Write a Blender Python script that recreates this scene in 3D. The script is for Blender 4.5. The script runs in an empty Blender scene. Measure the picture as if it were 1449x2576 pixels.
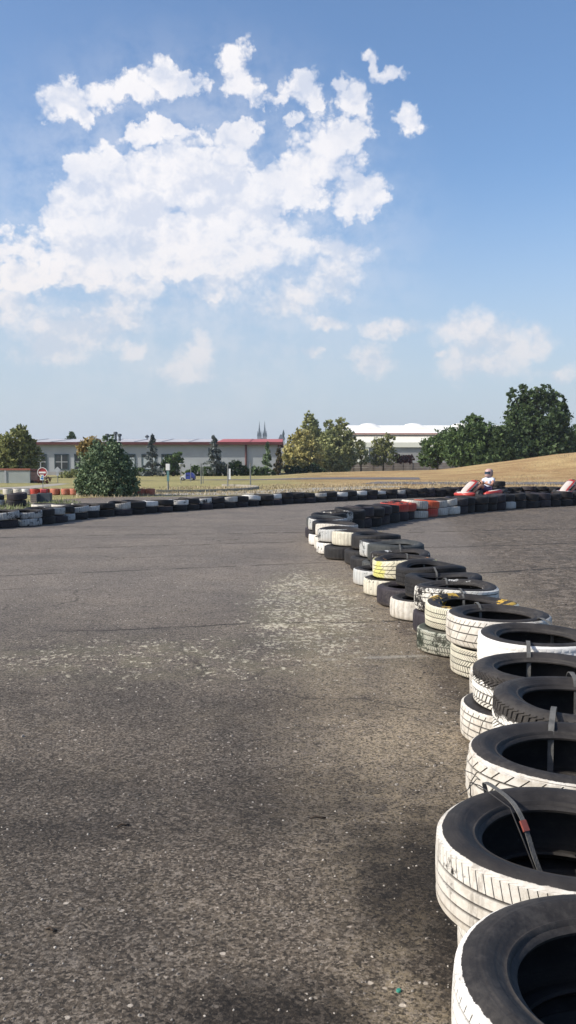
import bpy, math, random
import numpy as np
from mathutils import Vector, Matrix, noise

# ------------------------------------------------------------------ camera, world, sun, exposure
S = bpy.context.scene
COL = S.collection
F, CX, CY, HOR, EYE = 2140.0, 724.5, 1288.0, 1165.0, 1.22   # focal length etc. on a 1449 x 2576 plate
PITCH = math.atan((CY - HOR) / F)
cam_data = bpy.data.cameras.new('camera')
cam = bpy.data.objects.new('camera', cam_data)
COL.objects.link(cam)
cam.location = (0, 0, EYE)
cam.rotation_euler = (math.pi / 2 - PITCH, 0, 0)
cam_data.sensor_fit = 'VERTICAL'
cam_data.sensor_height = 36.0
cam_data.lens = 36.0 * F / 2576.0
cam_data.clip_start = 0.05
cam_data.clip_end = 20000
S.camera = cam
S.view_settings.view_transform = 'Standard'
S.view_settings.look = 'None'
S.view_settings.exposure = 0.55
S.view_settings.gamma = 1.0

SUN_EL = math.radians(36)
SUN_AZ = math.radians(-107)         # clockwise from +Y: the sun stands to the left
tosun = Vector((math.sin(SUN_AZ) * math.cos(SUN_EL), math.cos(SUN_AZ) * math.cos(SUN_EL), math.sin(SUN_EL)))
sd = bpy.data.lights.new('sun', 'SUN')
sd.energy = 4.0
sd.angle = math.radians(0.55)
sd.color = (1.0, 0.93, 0.82)
so = bpy.data.objects.new('sun', sd)
COL.objects.link(so)
so.rotation_euler = tosun.to_track_quat('Z', 'Y').to_euler()


# ------------------------------------------------------------------ node helper
class V:
    """a socket (or number) with arithmetic"""
    def __init__(s, T, k): s.T, s.k = T, k
    def _m(s, op, *o, clamp=False): return s.T.math(op, s, *o, clamp=clamp)
    def __add__(s, o): return s._m('ADD', o)
    __radd__ = __add__
    def __mul__(s, o): return s._m('MULTIPLY', o)
    __rmul__ = __mul__
    def __sub__(s, o): return s._m('SUBTRACT', o)
    def __rsub__(s, o): return s.T.math('SUBTRACT', o, s)
    def __truediv__(s, o): return s._m('DIVIDE', o)


class T:
    def __init__(s, tree): s.t = tree
    def put(s, sock, v):
        if isinstance(v, V): s.t.links.new(v.k, sock)
        elif isinstance(v, (tuple, list)) and len(v) == 3 and sock.type == 'RGBA': sock.default_value = (*v, 1)
        else: sock.default_value = v
    def n(s, kind, ins=None, out=0, **props):
        nd = s.t.nodes.new(kind)
        for a, b in props.items(): setattr(nd, a, b)
        for a, b in (ins or {}).items(): s.put(nd.inputs[a], b)
        return V(s, nd.outputs[out])
    def math(s, op, *a, clamp=False):
        return s.n('ShaderNodeMath', {i: x for i, x in enumerate(a)}, operation=op, use_clamp=clamp)
    def vmath(s, op, *a, out=0):
        return s.n('ShaderNodeVectorMath', {i: x for i, x in enumerate(a)}, out=out, operation=op)
    def noise(s, vec, scale, detail=4, rough=0.55, dist=0.0, out=0):
        return s.n('ShaderNodeTexNoise', {'Vector': vec, 'Scale': scale, 'Detail': detail, 'Roughness': rough, 'Distortion': dist}, out=out)
    def voro(s, vec, scale, out='Distance', feature='F1', rnd=1.0):
        return s.n('ShaderNodeTexVoronoi', {'Vector': vec, 'Scale': scale, 'Randomness': rnd}, out=out, feature=feature)
    def ss(s, v, a, b, lo=0.0, hi=1.0):
        return s.n('ShaderNodeMapRange', {'Value': v, 'From Min': a, 'From Max': b, 'To Min': lo, 'To Max': hi}, interpolation_type='SMOOTHSTEP')
    def mix(s, f, a, b, mode='MIX'):
        nd = s.t.nodes.new('ShaderNodeMix')
        nd.data_type = 'RGBA'; nd.blend_type = mode
        s.put(nd.inputs[0], f); s.put(nd.inputs[6], a); s.put(nd.inputs[7], b)
        return V(s, nd.outputs[2])
    def xyz(s, vec):
        nd = s.t.nodes.new('ShaderNodeSeparateXYZ'); s.put(nd.inputs[0], vec)
        return [V(s, o) for o in nd.outputs]
    def comb(s, x, y, z=0.0): return s.n('ShaderNodeCombineXYZ', {0: x, 1: y, 2: z})
    def mapv(s, vec, scale=(1, 1, 1), loc=(0, 0, 0), rot=(0, 0, 0)):
        return s.n('ShaderNodeMapping', {'Vector': vec, 'Location': loc, 'Rotation': rot, 'Scale': scale})
    def attr(s, name, out='Fac'): return s.n('ShaderNodeAttribute', out=out, attribute_name=name)
    def pos(s): return s.n('ShaderNodeNewGeometry', out='Position')
    def obj(s): return s.n('ShaderNodeTexCoord', out='Object')
    def rnd(s): return s.n('ShaderNodeObjectInfo', out='Random')
    def bump(s, h, strength=0.5, dist=0.01):
        return s.n('ShaderNodeBump', {'Height': h, 'Strength': strength, 'Distance': dist})
    def surf(s, col, rough=0.8, bump=None, metal=0.0, spec=0.5, **kw):
        ins = {'Base Color': col, 'Roughness': rough, 'Metallic': metal, 'Specular IOR Level': spec}
        if bump is not None: ins['Normal'] = bump
        ins.update(kw)
        p = s.n('ShaderNodeBsdfPrincipled', ins)
        s.out(p)
        return p
    def out(s, sh):
        o = s.t.nodes.new('ShaderNodeOutputMaterial'); s.t.links.new(sh.k, o.inputs[0])


def newmat(name):
    m = bpy.data.materials.new(name)
    m.use_nodes = True
    m.node_tree.nodes.clear()
    return m, T(m.node_tree)


# ------------------------------------------------------------------ sky: Nishita with clouds laid out by direction
def ang(x, y):
    """direction (azimuth, elevation) seen at a plate position"""
    a = Vector(((x - CX) / F, 1.0, -(y - CY) / F)).normalized()
    a.rotate(Matrix.Rotation(-PITCH, 3, 'X'))
    return math.atan2(a.x, a.y), math.asin(a.z)


BRIGHT = [(165,258,52,40),(205,288,30,34),(262,258,62,28),(350,232,75,30),(425,208,65,32),(485,208,38,26),
          (605,180,55,40),(640,232,42,24),(590,222,36,22),(575,160,28,20),(765,218,48,32),(715,252,32,16),(792,268,18,12),
          (880,240,36,36),(850,215,20,16),(932,165,20,34),(968,188,36,15),(1028,286,34,28),(622,312,28,18),(735,305,24,12),
          (350,342,42,18),(440,326,62,14),(600,350,36,24),(210,430,50,36),(195,540,66,56),(250,610,95,66),(320,510,120,90),(470,450,110,70),
          (420,600,150,60),(560,430,60,46),(600,520,120,46),(820,420,120,80),(870,350,62,40),(760,470,110,50),
          (905,490,70,48),(490,650,52,34),(200,700,95,42),(30,620,66,48),(70,685,80,42)]
SOFT = [(800,632,118,26),(835,690,62,44),(620,610,130,80),(710,745,70,40),(540,747,40,8),(175,820,92,52),(150,850,80,45),(115,885,56,34),(300,790,44,34),
        (330,730,70,40),(560,700,80,50),(20,760,50,30),(340,885,28,24),(500,880,36,44),(470,945,70,30),(940,905,52,34),(980,822,50,17),
        (820,812,46,16),(1150,835,34,26),(1190,850,66,46),(1250,850,52,38),(1310,870,56,36),(1170,915,44,38),(1230,920,80,30),(1400,940,36,18),
        (1100,897,16,8),(780,880,26,16)]


def build_world():
    w = bpy.data.worlds.new('World')
    S.world = w
    w.use_nodes = True
    w.node_tree.nodes.clear()
    t = T(w.node_tree)
    sky = t.n('ShaderNodeTexSky', sky_type='NISHITA', sun_disc=False, sun_elevation=SUN_EL,
              sun_rotation=SUN_AZ % (2 * math.pi), altitude=200.0, air_density=1.0, dust_density=2.2, ozone_density=2.2)
    d = t.n('ShaderNodeTexCoord', out='Generated')
    dx, dy, dz = t.xyz(d)
    az = t.math('ARCTAN2', dx, dy)
    el = t.math('ARCSINE', dz)
    p = t.comb(az, el, 0.0)
    wn = t.n('ShaderNodeTexNoise', {'Vector': p, 'Scale': 16.0, 'Detail': 5.0, 'Roughness': 0.6}, out='Color')
    wv = t.vmath('MULTIPLY', t.vmath('SUBTRACT', wn, (0.5, 0.5, 0.5)), (0.042, 0.038, 0.0))
    wn2 = t.n('ShaderNodeTexNoise', {'Vector': p, 'Scale': 62.0, 'Detail': 4.0, 'Roughness': 0.6}, out='Color')
    wv2 = t.vmath('MULTIPLY', t.vmath('SUBTRACT', wn2, (0.5, 0.5, 0.5)), (0.026, 0.022, 0.0))
    pw = t.vmath('ADD', t.vmath('ADD', p, wv), wv2)

    def field(blobs, grow):
        acc = None
        for (x, y, rx, ry) in blobs:
            a, e = ang(x, y)
            sx, sy = 1 / (rx / F * grow), 1 / (ry / F * grow)
            q = t.n('ShaderNodeVectorMath', {0: pw, 1: (sx, sy, 0), 2: (-a * sx, -e * sy, 0)}, operation='MULTIPLY_ADD')
            q = t.vmath('LENGTH', q, out='Value')
            acc = q if acc is None else t.math('SMOOTH_MIN', acc, q, 0.25)
        return acc
    def billow(vec, off):
        return 1.0 - t.n('ShaderNodeTexVoronoi', {'Vector': t.mapv(vec, (1, 1.25, 1), off), 'Scale': 17.0, 'Detail': 3.0, 'Roughness': 0.62, 'Lacunarity': 2.3, 'Smoothness': 0.35}, feature='SMOOTH_F1', voronoi_dimensions='2D', normalize=True)
    pb = t.vmath('ADD', p, t.vmath('MULTIPLY', wv2, (0.6, 0.6, 0)))
    b1 = billow(pb, (0, 0, 0)); b2 = billow(pb, (0.010, -0.016, 0))
    fb = t.noise(t.mapv(p, (1, 1.15, 1)), 26.0, 8, 0.62)
    fb2 = t.noise(t.mapv(p, (1, 1.15, 1), (0.03, -0.04, 0)), 13.0, 4, 0.55)
    fb3 = t.noise(t.mapv(p, (1, 1.15, 1)), 13.0, 4, 0.55)
    fine = t.noise(p, 120.0, 5, 0.6)
    edge = (b1 - 0.72) * 2.5 + (fb - 0.5) * 0.7 + (fine - 0.5) * 0.25
    qb = field(BRIGHT, GB)
    qs = field(SOFT, GS)
    MA = ang(455, 545)
    mass = t.ss(t.vmath('LENGTH', t.n('ShaderNodeVectorMath', {0: pw, 1: (6.4, 10.5, 0), 2: (-MA[0] * 6.4, -MA[1] * 10.5, 0)}, operation='MULTIPLY_ADD'), out='Value'), 1.15, 0.7)
    thin = t.ss(t.noise(pw, 9.0, 5, 0.6), 0.28, 0.58, 0.72, 1.0)
    mb = t.ss(1.0 - qb + edge + mass * 0.45, -0.05, 0.50) * thin
    ms = t.ss(1.0 - qs + edge * 0.8, -0.40, 0.75)
    # thin veil around the heap of cloud
    ga, ge = ang(480, 680)
    g = t.vmath('LENGTH', t.n('ShaderNodeVectorMath', {0: p, 1: (3.4, 4.0, 0), 2: (-ga * 3.4, -ge * 4.0, 0)}, operation='MULTIPLY_ADD'), out='Value')
    veil = t.ss(g, 1.15, 0.25) * t.ss(fb, 0.25, 0.62) * 0.45
    elfade = t.ss(el, 0.03, 0.30, 0.35, 1.0)
    mb = mb * 0.93
    ms = ms * t.ss(el, 0.04, 0.20, 0.50, 0.85)
    m = t.math('MAXIMUM', mb, t.math('MAXIMUM', ms, veil * elfade))
    relief = t.ss((b1 - b2) * 2.2 + (fb3 - fb2) * 2.2, -0.50, 0.30)
    core = t.ss(qb, 1.0, 0.1)
    white = t.mix(relief, (3.75, 4.1, 4.7), (5.35, 5.35, 5.35))
    white = t.mix(core * 0.15, white, (4.1, 4.25, 4.7))
    low = t.mix(relief, (3.3, 3.65, 4.1), (4.7, 4.55, 4.5))
    ccol = t.mix(t.ss(el, 0.10, 0.30), low, white)
    hs = t.n('ShaderNodeHueSaturation', {'Color': sky, 'Saturation': 1.15, 'Value': 1.0})
    # air thickening towards the ground
    hz = t.mix(t.ss(el, 0.34, 0.0, 0.0, 0.82), hs, (2.75, 3.3, 3.85))
    c = t.mix(m, hz, ccol)
    c = t.mix(1.0, c, (1.03, 1.0, 1.0), 'MULTIPLY')
    bg = t.n('ShaderNodeBackground', {'Color': c, 'Strength': 0.13})
    o = w.node_tree.nodes.new('ShaderNodeOutputWorld')
    w.node_tree.links.new(bg.k, o.inputs[0])
    w.cycles.sampling_method = 'MANUAL'
    w.cycles.sample_map_resolution = 512


GB, GS = 1.30, 1.34
build_world()


# ------------------------------------------------------------------ object helpers
def ray(x, y):
    a = Vector(((x - CX) / F, 1.0, -(y - CY) / F))
    a.rotate(Matrix.Rotation(-PITCH, 3, 'X'))
    return a


def gp(x, y, z=0.0):
    """ground point (height z) seen at plate position x, y"""
    a = ray(x, y)
    k = (z - EYE) / a.z
    return Vector((a.x * k, a.y * k, z))


def dp(x, y, Y):
    """point at distance Y seen at plate position x, y"""
    a = ray(x, y)
    k = Y / a.y
    return Vector((a.x * k, Y, EYE + a.z * k))


def tag(o, label=None, cat=None, group=None, kind=None):
    if label: o['label'] = label
    if cat: o['category'] = cat
    if group: o['group'] = group
    if kind: o['kind'] = kind
    return o


def empty(name, loc=(0, 0, 0), rz=0.0, label=None, cat=None, group=None):
    o = bpy.data.objects.new(name, None)
    COL.objects.link(o)
    o.empty_display_size = 0.1
    o.location = loc
    o.rotation_euler = (0, 0, rz)
    return tag(o, label, cat, group)


def link_mesh(name, me, mat, parent=None, smooth=False):
    if mat is not None and len(me.materials) == 0:
        for m in (mat if isinstance(mat, (list, tuple)) else [mat]): me.materials.append(m)
    if smooth: me.polygons.foreach_set('use_smooth', [True] * len(me.polygons))
    o = bpy.data.objects.new(name, me)
    COL.objects.link(o)
    if parent is not None: o.parent = parent
    return o


class MB:
    """collects simple solids and links them as one mesh object"""
    def __init__(s): s.v, s.f, s.mi, s.cur = [], [], [], 0
    def add(s, vs, fs):
        b = len(s.v)
        s.v += [tuple(v) for v in vs]
        s.f += [tuple(b + i for i in f) for f in fs]
        s.mi += [s.cur] * len(fs)
        return s
    def box(s, x0, x1, y0, y1, z0, z1, M=None):
        vs = [Vector(p) for p in ((x0,y0,z0),(x1,y0,z0),(x1,y1,z0),(x0,y1,z0),(x0,y0,z1),(x1,y0,z1),(x1,y1,z1),(x0,y1,z1))]
        if M is not None: vs = [M @ v for v in vs]
        return s.add(vs, [(0,3,2,1),(4,5,6,7),(0,1,5,4),(1,2,6,5),(2,3,7,6),(3,0,4,7)])
    def cbox(s, c, d, M=None):
        return s.box(c[0]-d[0]/2, c[0]+d[0]/2, c[1]-d[1]/2, c[1]+d[1]/2, c[2]-d[2]/2, c[2]+d[2]/2, M)
    def tube(s, pts, r, n=8, r2=None, cap=True):
        pts = [Vector(p) for p in pts]
        k = len(pts)
        rs = r if isinstance(r, (list, tuple)) else [r + ((r2 if r2 is not None else r) - r) * i / max(1, k - 1) for i in range(k)]
        vs = []
        up = None
        for i, p in enumerate(pts):
            d = (pts[min(i + 1, k - 1)] - pts[max(i - 1, 0)]).normalized()
            if up is None: up = Vector((0, 0, 1)) if abs(d.z) < 0.9 else Vector((1, 0, 0))
            a = d.cross(up).normalized(); b = d.cross(a).normalized(); up = a.cross(d)
            if (up.length < 1e-6): up = Vector((0, 0, 1))
            for j in range(n):
                t = 2 * math.pi * j / n
                vs.append(p + (a * math.cos(t) + b * math.sin(t)) * rs[i])
        fs = [(i*n+j, i*n+(j+1)%n, (i+1)*n+(j+1)%n, (i+1)*n+j) for i in range(k-1) for j in range(n)]
        if cap: fs += [tuple(range(n))[::-1], tuple((k-1)*n+j for j in range(n))]
        return s.add(vs, fs)
    def lathe(s, prof, n=24, M=None, closed=False):
        vs, k = [], len(prof)
        for j in range(n):
            t = 2 * math.pi * j / n
            for (r, z) in prof:
                v = Vector((r*math.cos(t), r*math.sin(t), z))
                vs.append(M @ v if M is not None else v)
        fs = [(j*k+i, ((j+1)%n)*k+i, ((j+1)%n)*k+i+1, j*k+i+1) for j in range(n) for i in range(k-1)]
        return s.add(vs, fs)
    def build(s, name, mat, parent=None, smooth=False, bevel=0.0):
        me = bpy.data.meshes.new(name)
        me.from_pydata(s.v, [], s.f)
        me.update()
        o = link_mesh(name, me, mat, parent, smooth)
        if isinstance(mat, (list, tuple)): me.polygons.foreach_set('material_index', s.mi)
        if bevel:
            b = o.modifiers.new('bevel', 'BEVEL'); b.width = bevel; b.segments = 2; b.limit_method = 'ANGLE'
        return o


def simple(name, c, rough=0.7, var=0.18, scale=3.0, metal=0.0, bump=0.0, bscale=40, spec=0.4, **kw):
    """painted / weathered surface: base colour with soft procedural unevenness"""
    m, t = newmat(name)
    p = t.obj()
    a = t.noise(p, scale, 6, 0.6)
    c2 = tuple(x * (1 - var * 1.6) for x in c)
    col = t.mix(t.ss(a, 0.3, 0.75), c2, c)
    t.surf(col, rough, t.bump(t.noise(p, bscale, 4), bump, 0.01) if bump else None, metal, spec, **kw)
    return m


# ------------------------------------------------------------------ ground
def lerp_table(tab, x):
    if x <= tab[0][0]: return tab[0][1]
    for (a, va), (b, vb) in zip(tab, tab[1:]):
        if x <= b: return va + (vb - va) * (x - a) / (b - a)
    return tab[-1][1]


def sstep(a, b, x):
    k = min(1.0, max(0.0, (x - a) / (b - a)))
    return k * k * (3 - 2 * k)


CREST = [(-8, 0.0), (-2, 0.15), (2, 0.47), (7, 0.6), (10.5, 0.66), (12.6, 0.74), (14.3, 1.0), (16.3, 1.27), (18.1, 1.5), (21, 1.92), (26, 2.4), (40, 2.9)]


def H(x, y):
    """terrain height: level track, a dry grassy bank rising to the right behind it"""
    c = lerp_table(CREST, x)
    k = sstep(55, 65, y) * (1 - sstep(66, 88, y))
    return c * k


def crack(t, P, x0, y0, x1, y1, width, wob=0.25, sc=0.9):
    """thin irregular line between two ground points; returns a 0..1 mask"""
    px, py, pz = t.xyz(P)
    L = math.hypot(x1 - x0, y1 - y0)
    ux, uy = (x1 - x0) / L, (y1 - y0) / L
    w = t.noise(P, sc, 5, 0.6)
    d = (px - x0) * (-uy) + (py - y0) * ux + (w - 0.5) * wob
    s = (px - x0) * ux + (py - y0) * uy
    d = t.math('ABSOLUTE', d)
    m = t.ss(d, width, width * 0.3)
    inside = t.ss(s, -0.1, 0.1) * t.ss(s, L + 0.1, L - 0.1)
    return m * inside * t.ss(t.noise(P, 3.1, 3), 0.36, 0.5)


def asphalt_mat():
    m, t = newmat('old_asphalt')
    P = t.pos()
    x, y, z = t.xyz(P)
    big = t.noise(P, 0.55, 5, 0.6)
    mid = t.noise(P, 3.2, 5, 0.65)
    fine = t.noise(P, 95.0, 4, 0.8)
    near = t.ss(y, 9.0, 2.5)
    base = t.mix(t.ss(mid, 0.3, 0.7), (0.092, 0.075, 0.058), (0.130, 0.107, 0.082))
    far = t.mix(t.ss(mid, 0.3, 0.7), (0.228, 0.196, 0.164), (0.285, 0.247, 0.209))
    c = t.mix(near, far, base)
    c = t.mix(t.ss(t.noise(P, 1.7, 4, 0.6), 0.5, 0.66) * near * 0.4, c, (0.20, 0.165, 0.115))
    # oily dark areas
    dark = t.ss(big, 0.50, 0.66)
    c = t.mix(dark * near * 0.45, c, (0.055, 0.049, 0.044))
    # sandy dirt swept up beside the tyre row
    rowx = t.ss(x, -0.25, 0.40) * t.ss(y, 2.2, 3.1)
    tan = rowx * t.ss(y, 11.5, 8.0) * t.ss(mid + (fine - 0.5) * 0.4, 0.22, 0.55)
    c = t.mix(tan * 0.9, c, (0.38, 0.315, 0.22))
    tan2 = t.ss(x, 0.05, 0.3) * t.ss(x, 0.62, 0.35) * t.ss(y, 1.3, 1.6) * t.ss(y, 3.2, 2.4) * t.ss(mid, 0.4, 0.6)
    c = t.mix(tan2 * 0.85, c, (0.34, 0.285, 0.20))
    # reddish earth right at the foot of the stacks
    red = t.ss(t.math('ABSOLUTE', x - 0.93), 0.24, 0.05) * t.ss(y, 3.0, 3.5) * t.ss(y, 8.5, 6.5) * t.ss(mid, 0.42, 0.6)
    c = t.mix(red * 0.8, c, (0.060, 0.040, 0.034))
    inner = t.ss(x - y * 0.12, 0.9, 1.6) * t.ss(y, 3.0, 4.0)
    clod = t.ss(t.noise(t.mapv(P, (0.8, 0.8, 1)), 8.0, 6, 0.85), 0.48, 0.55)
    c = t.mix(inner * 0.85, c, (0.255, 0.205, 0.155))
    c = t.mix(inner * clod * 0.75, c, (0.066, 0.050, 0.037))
    # reddish soil near the pine
    pine = t.vmath('LENGTH', t.n('ShaderNodeVectorMath', {0: P, 1: (1/2.6, 1/3.0, 0), 2: (8.4/2.6, -30.5/3.0, 0)}, operation='MULTIPLY_ADD'), out='Value')
    c = t.mix(t.ss(pine + (mid - 0.5), 1.1, 0.5) * 0.75, c, (0.24, 0.14, 0.10))
    # aggregate
    ag = t.voro(t.vmath('ADD', P, t.vmath('MULTIPLY', t.n('ShaderNodeTexNoise', {'Vector': P, 'Scale': 160.0, 'Detail': 2.0}, out='Color'), (0.006, 0.006, 0))), 135.0, 'Color')
    agv = t.xyz(ag)[0]
    c = t.mix(t.ss(agv, 0.5, 1.0, 0.0, 0.75), c, (0.31, 0.27, 0.225))
    c = t.mix(t.ss(agv, 0.40, 0.0, 0.0, 0.85), c, (0.024, 0.020, 0.016))
    ag2 = t.xyz(t.voro(P, 42.0, 'Color'))
    c = t.mix(t.ss(ag2[1], 0.88, 0.98, 0.0, 0.30), c, (0.27, 0.24, 0.21))
    c = t.mix(t.ss(ag2[2], 0.12, 0.02, 0.0, 0.40), c, (0.03, 0.026, 0.022))
    c = t.mix(t.ss(fine, 0.56, 0.34, 0.0, 0.85), c, (0.020, 0.017, 0.014))
    c = t.mix(t.ss(fine, 0.54, 0.74, 0.0, 0.6), c, (0.25, 0.225, 0.20))
    # light chips
    v3 = t.voro(P, 31.0, 'Distance') + (t.noise(P, 120.0, 2) - 0.5) * 0.35
    v3c = t.xyz(t.voro(P, 31.0, 'Color'))
    chip = t.ss(v3, 0.26, 0.16) * t.ss(v3c[0], 0.955, 0.965)
    c = t.mix(chip * 0.9, c, (0.52, 0.47, 0.41))
    # worn patch: remains of pale paint and moss
    q = t.vmath('LENGTH', t.n('ShaderNodeVectorMath', {0: P, 1: (1/0.62, 1/2.9, 0), 2: (-0.16/0.62, -7.3/2.9, 0)}, operation='MULTIPLY_ADD'), out='Value')
    q2 = t.vmath('LENGTH', t.n('ShaderNodeVectorMath', {0: P, 1: (1/1.9, 1/0.85, 0), 2: (0.75/1.9, -5.3/0.85, 0)}, operation='MULTIPLY_ADD'), out='Value')
    patch = t.math('MAXIMUM', t.ss(q + (mid - 0.5) * 0.9, 1.15, 0.45), t.ss(q2 + (mid - 0.5), 1.1, 0.4) * 0.62)
    c = t.mix(patch * t.ss(mid, 0.42, 0.62) * 0.55, c, (0.15, 0.142, 0.085))
    fl = t.noise(t.mapv(P, (1.0, 0.62, 1), (0, 0, 0), (0, 0, 0.25)), 27.0, 4, 0.72, 0.3)
    fl2 = t.noise(P, 5.0, 3, 0.6)
    flecks = t.ss(fl + patch * 0.16 + (fl2 - 0.5) * 0.35, 0.66, 0.74) * t.ss(patch, 0.05, 0.35)
    c = t.mix(flecks * 0.9, c, (0.50, 0.465, 0.365))
    net = t.n('ShaderNodeTexVoronoi', {'Vector': t.vmath('ADD', P, t.vmath('MULTIPLY', t.n('ShaderNodeTexNoise', {'Vector': P, 'Scale': 2.2, 'Detail': 5.0}, out='Color'), (0.5, 0.5, 0))), 'Scale': 0.62}, feature='DISTANCE_TO_EDGE')
    netm = t.ss(net, 0.011, 0.003) * t.ss(t.noise(P, 0.35, 3), 0.47, 0.6)
    c = t.mix(netm * 0.6, c, (0.030, 0.026, 0.022))
    # faint painted line across
    ln = crack(t, P, 0.25, 5.22, 1.25, 5.38, 0.05, 0.04)
    c = t.mix(ln * t.ss(fine, 0.36, 0.55) * 0.7, c, (0.42, 0.40, 0.35))
    # cracks and joints
    cr = crack(t, P, -3.3, 9.05, 0.95, 10.55, 0.035, 0.12)
    for a in ((-1.7, 6.1, 0.9, 6.55, 0.02, 0.35), (-9.0, 13.0, 1.6, 15.2, 0.06, 0.5), (-4.6, 16.2, 1.0, 16.6, 0.05, 0.4), (1.9, 9.3, 6.0, 10.9, 0.05, 0.4), (1.9, 12.2, 9.0, 14.1, 0.06, 0.4), (-3.6, 7.6, -2.6, 8.2, 0.02, 0.2), (2.1, 14.9, 9, 16.8, 0.07, 0.5), (-3.5, 12.0, 0.2, 13.1, 0.035, 0.4)):
        cr = t.math('MAXIMUM', cr, crack(t, P, *a))
    c = t.mix(cr * 0.85, c, (0.028, 0.024, 0.020))
    # tyre-black racing line on the far track
    rl = t.noise(t.mapv(P, (0.12, 1.4, 1), (0, 0, 0), (0, 0, -0.35)), 1.0, 4)
    c = t.mix(t.ss(rl, 0.5, 0.7) * t.ss(y, 8.0, 14.0) * 0.35, c, (0.085, 0.078, 0.074))
    # shadow patches painted in beside the near tyres; oil and rubber stains elsewhere
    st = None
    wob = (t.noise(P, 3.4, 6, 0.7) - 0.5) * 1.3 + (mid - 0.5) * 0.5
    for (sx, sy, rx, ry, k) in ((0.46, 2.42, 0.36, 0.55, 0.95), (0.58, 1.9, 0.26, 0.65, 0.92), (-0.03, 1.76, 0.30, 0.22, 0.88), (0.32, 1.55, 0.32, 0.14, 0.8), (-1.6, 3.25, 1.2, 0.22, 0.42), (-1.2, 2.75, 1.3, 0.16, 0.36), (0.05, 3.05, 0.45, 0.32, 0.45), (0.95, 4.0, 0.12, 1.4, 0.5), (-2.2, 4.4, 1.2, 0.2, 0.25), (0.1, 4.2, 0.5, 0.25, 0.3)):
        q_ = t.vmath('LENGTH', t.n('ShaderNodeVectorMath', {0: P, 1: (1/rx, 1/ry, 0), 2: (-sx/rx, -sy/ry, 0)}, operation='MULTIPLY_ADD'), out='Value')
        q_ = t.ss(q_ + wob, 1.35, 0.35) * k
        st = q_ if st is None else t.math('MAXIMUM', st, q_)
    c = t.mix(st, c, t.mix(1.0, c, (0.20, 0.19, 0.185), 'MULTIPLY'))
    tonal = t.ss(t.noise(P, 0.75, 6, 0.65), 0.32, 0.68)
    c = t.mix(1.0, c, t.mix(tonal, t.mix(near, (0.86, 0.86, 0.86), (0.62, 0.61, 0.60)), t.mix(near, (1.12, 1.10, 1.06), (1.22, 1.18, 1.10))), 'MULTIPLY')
    hgt = fine * 0.6 + agv * 0.45 + t.ss(mid, 0.3, 0.7) * 0.3 + inner * clod * 1.5 + (0.0 - cr) * 2.0
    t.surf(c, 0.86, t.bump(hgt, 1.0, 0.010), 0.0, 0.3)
    return m


def grass_mat():
    m, t = newmat('dry_grass')
    P = t.pos()
    x, y, z = t.xyz(P)
    a = t.noise(P, 0.16, 5, 0.6)
    b = t.noise(t.mapv(P, (0.25, 1.0, 1)), 0.9, 5, 0.7)
    f = t.noise(P, 9.0, 4, 0.7)
    dry = t.mix(t.ss(b, 0.35, 0.68), (0.30, 0.19, 0.095), (0.46, 0.34, 0.165))
    olive = t.mix(t.ss(b, 0.35, 0.65), (0.20, 0.195, 0.080), (0.40, 0.355, 0.165))
    side = t.ss(x + (a - 0.5) * 14.0, 5.5, -3.5)
    c = t.mix(side, dry, olive)
    c = t.mix(t.ss(a, 0.56, 0.72) * 0.6, c, (0.42, 0.34, 0.2))
    c = t.mix(t.ss(f, 0.58, 0.35) * 0.45, c, (0.12, 0.09, 0.045))
    c = t.mix(t.ss(y, 90.0, 160.0), c, (0.10, 0.12, 0.05))
    t.surf(c, 0.95, t.bump(f + b, 0.8, 0.08), 0.0, 0.1)
    return m


def sheet(name, pts, mat, z, step=None, kind='structure', dz=None):
    """flat polygon laid on level ground"""
    me = bpy.data.meshes.new(name)
    me.from_pydata([(p[0], p[1], z) for p in pts], [], [tuple(range(len(pts)))])
    me.update()
    if me.polygons[0].normal.z < 0: me.flip_normals()
    o = link_mesh(name, me, mat)
    return tag(o, kind=kind)


def ribbon(name, pts, width, mat, lift):
    """a strip of ground following the terrain"""
    P = []
    for (a, b) in zip(pts, pts[1:]):
        n = max(1, int(math.dist(a, b) / 1.5))
        P += [(a[0] + (b[0]-a[0])*i/n, a[1] + (b[1]-a[1])*i/n) for i in range(n)]
    P.append(pts[-1])
    vs, fs = [], []
    m = 6
    for i, p in enumerate(P):
        a, b = P[max(0, i-1)], P[min(len(P)-1, i+1)]
        d = Vector((b[0]-a[0], b[1]-a[1])).normalized()
        n = Vector((-d.y, d.x))
        for j in range(m + 1):
            q = Vector(p) + n * width * (j / m - 0.5)
            vs.append((q.x, q.y, H(q.x, q.y) + lift))
    for i in range(len(P)-1):
        for j in range(m):
            k = i*(m+1)+j
            fs.append((k, k+1, k+m+2, k+m+1))
    me = bpy.data.meshes.new(name); me.from_pydata(vs, [], fs); me.update()
    if me.polygons[0].normal.z < 0: me.flip_normals()
    return tag(link_mesh(name, me, mat, smooth=True), kind='structure')


M = {}
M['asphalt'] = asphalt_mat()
M['grass'] = grass_mat()
M['path'] = simple('pale_path', (0.36, 0.33, 0.27), 0.9, 0.2, 0.8)
M['track'] = simple('far_track', (0.135, 0.125, 0.125), 0.9, 0.15, 0.7)
M['kerb'] = simple('kerb_concrete', (0.30, 0.28, 0.24), 0.9, 0.2, 4)


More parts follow.
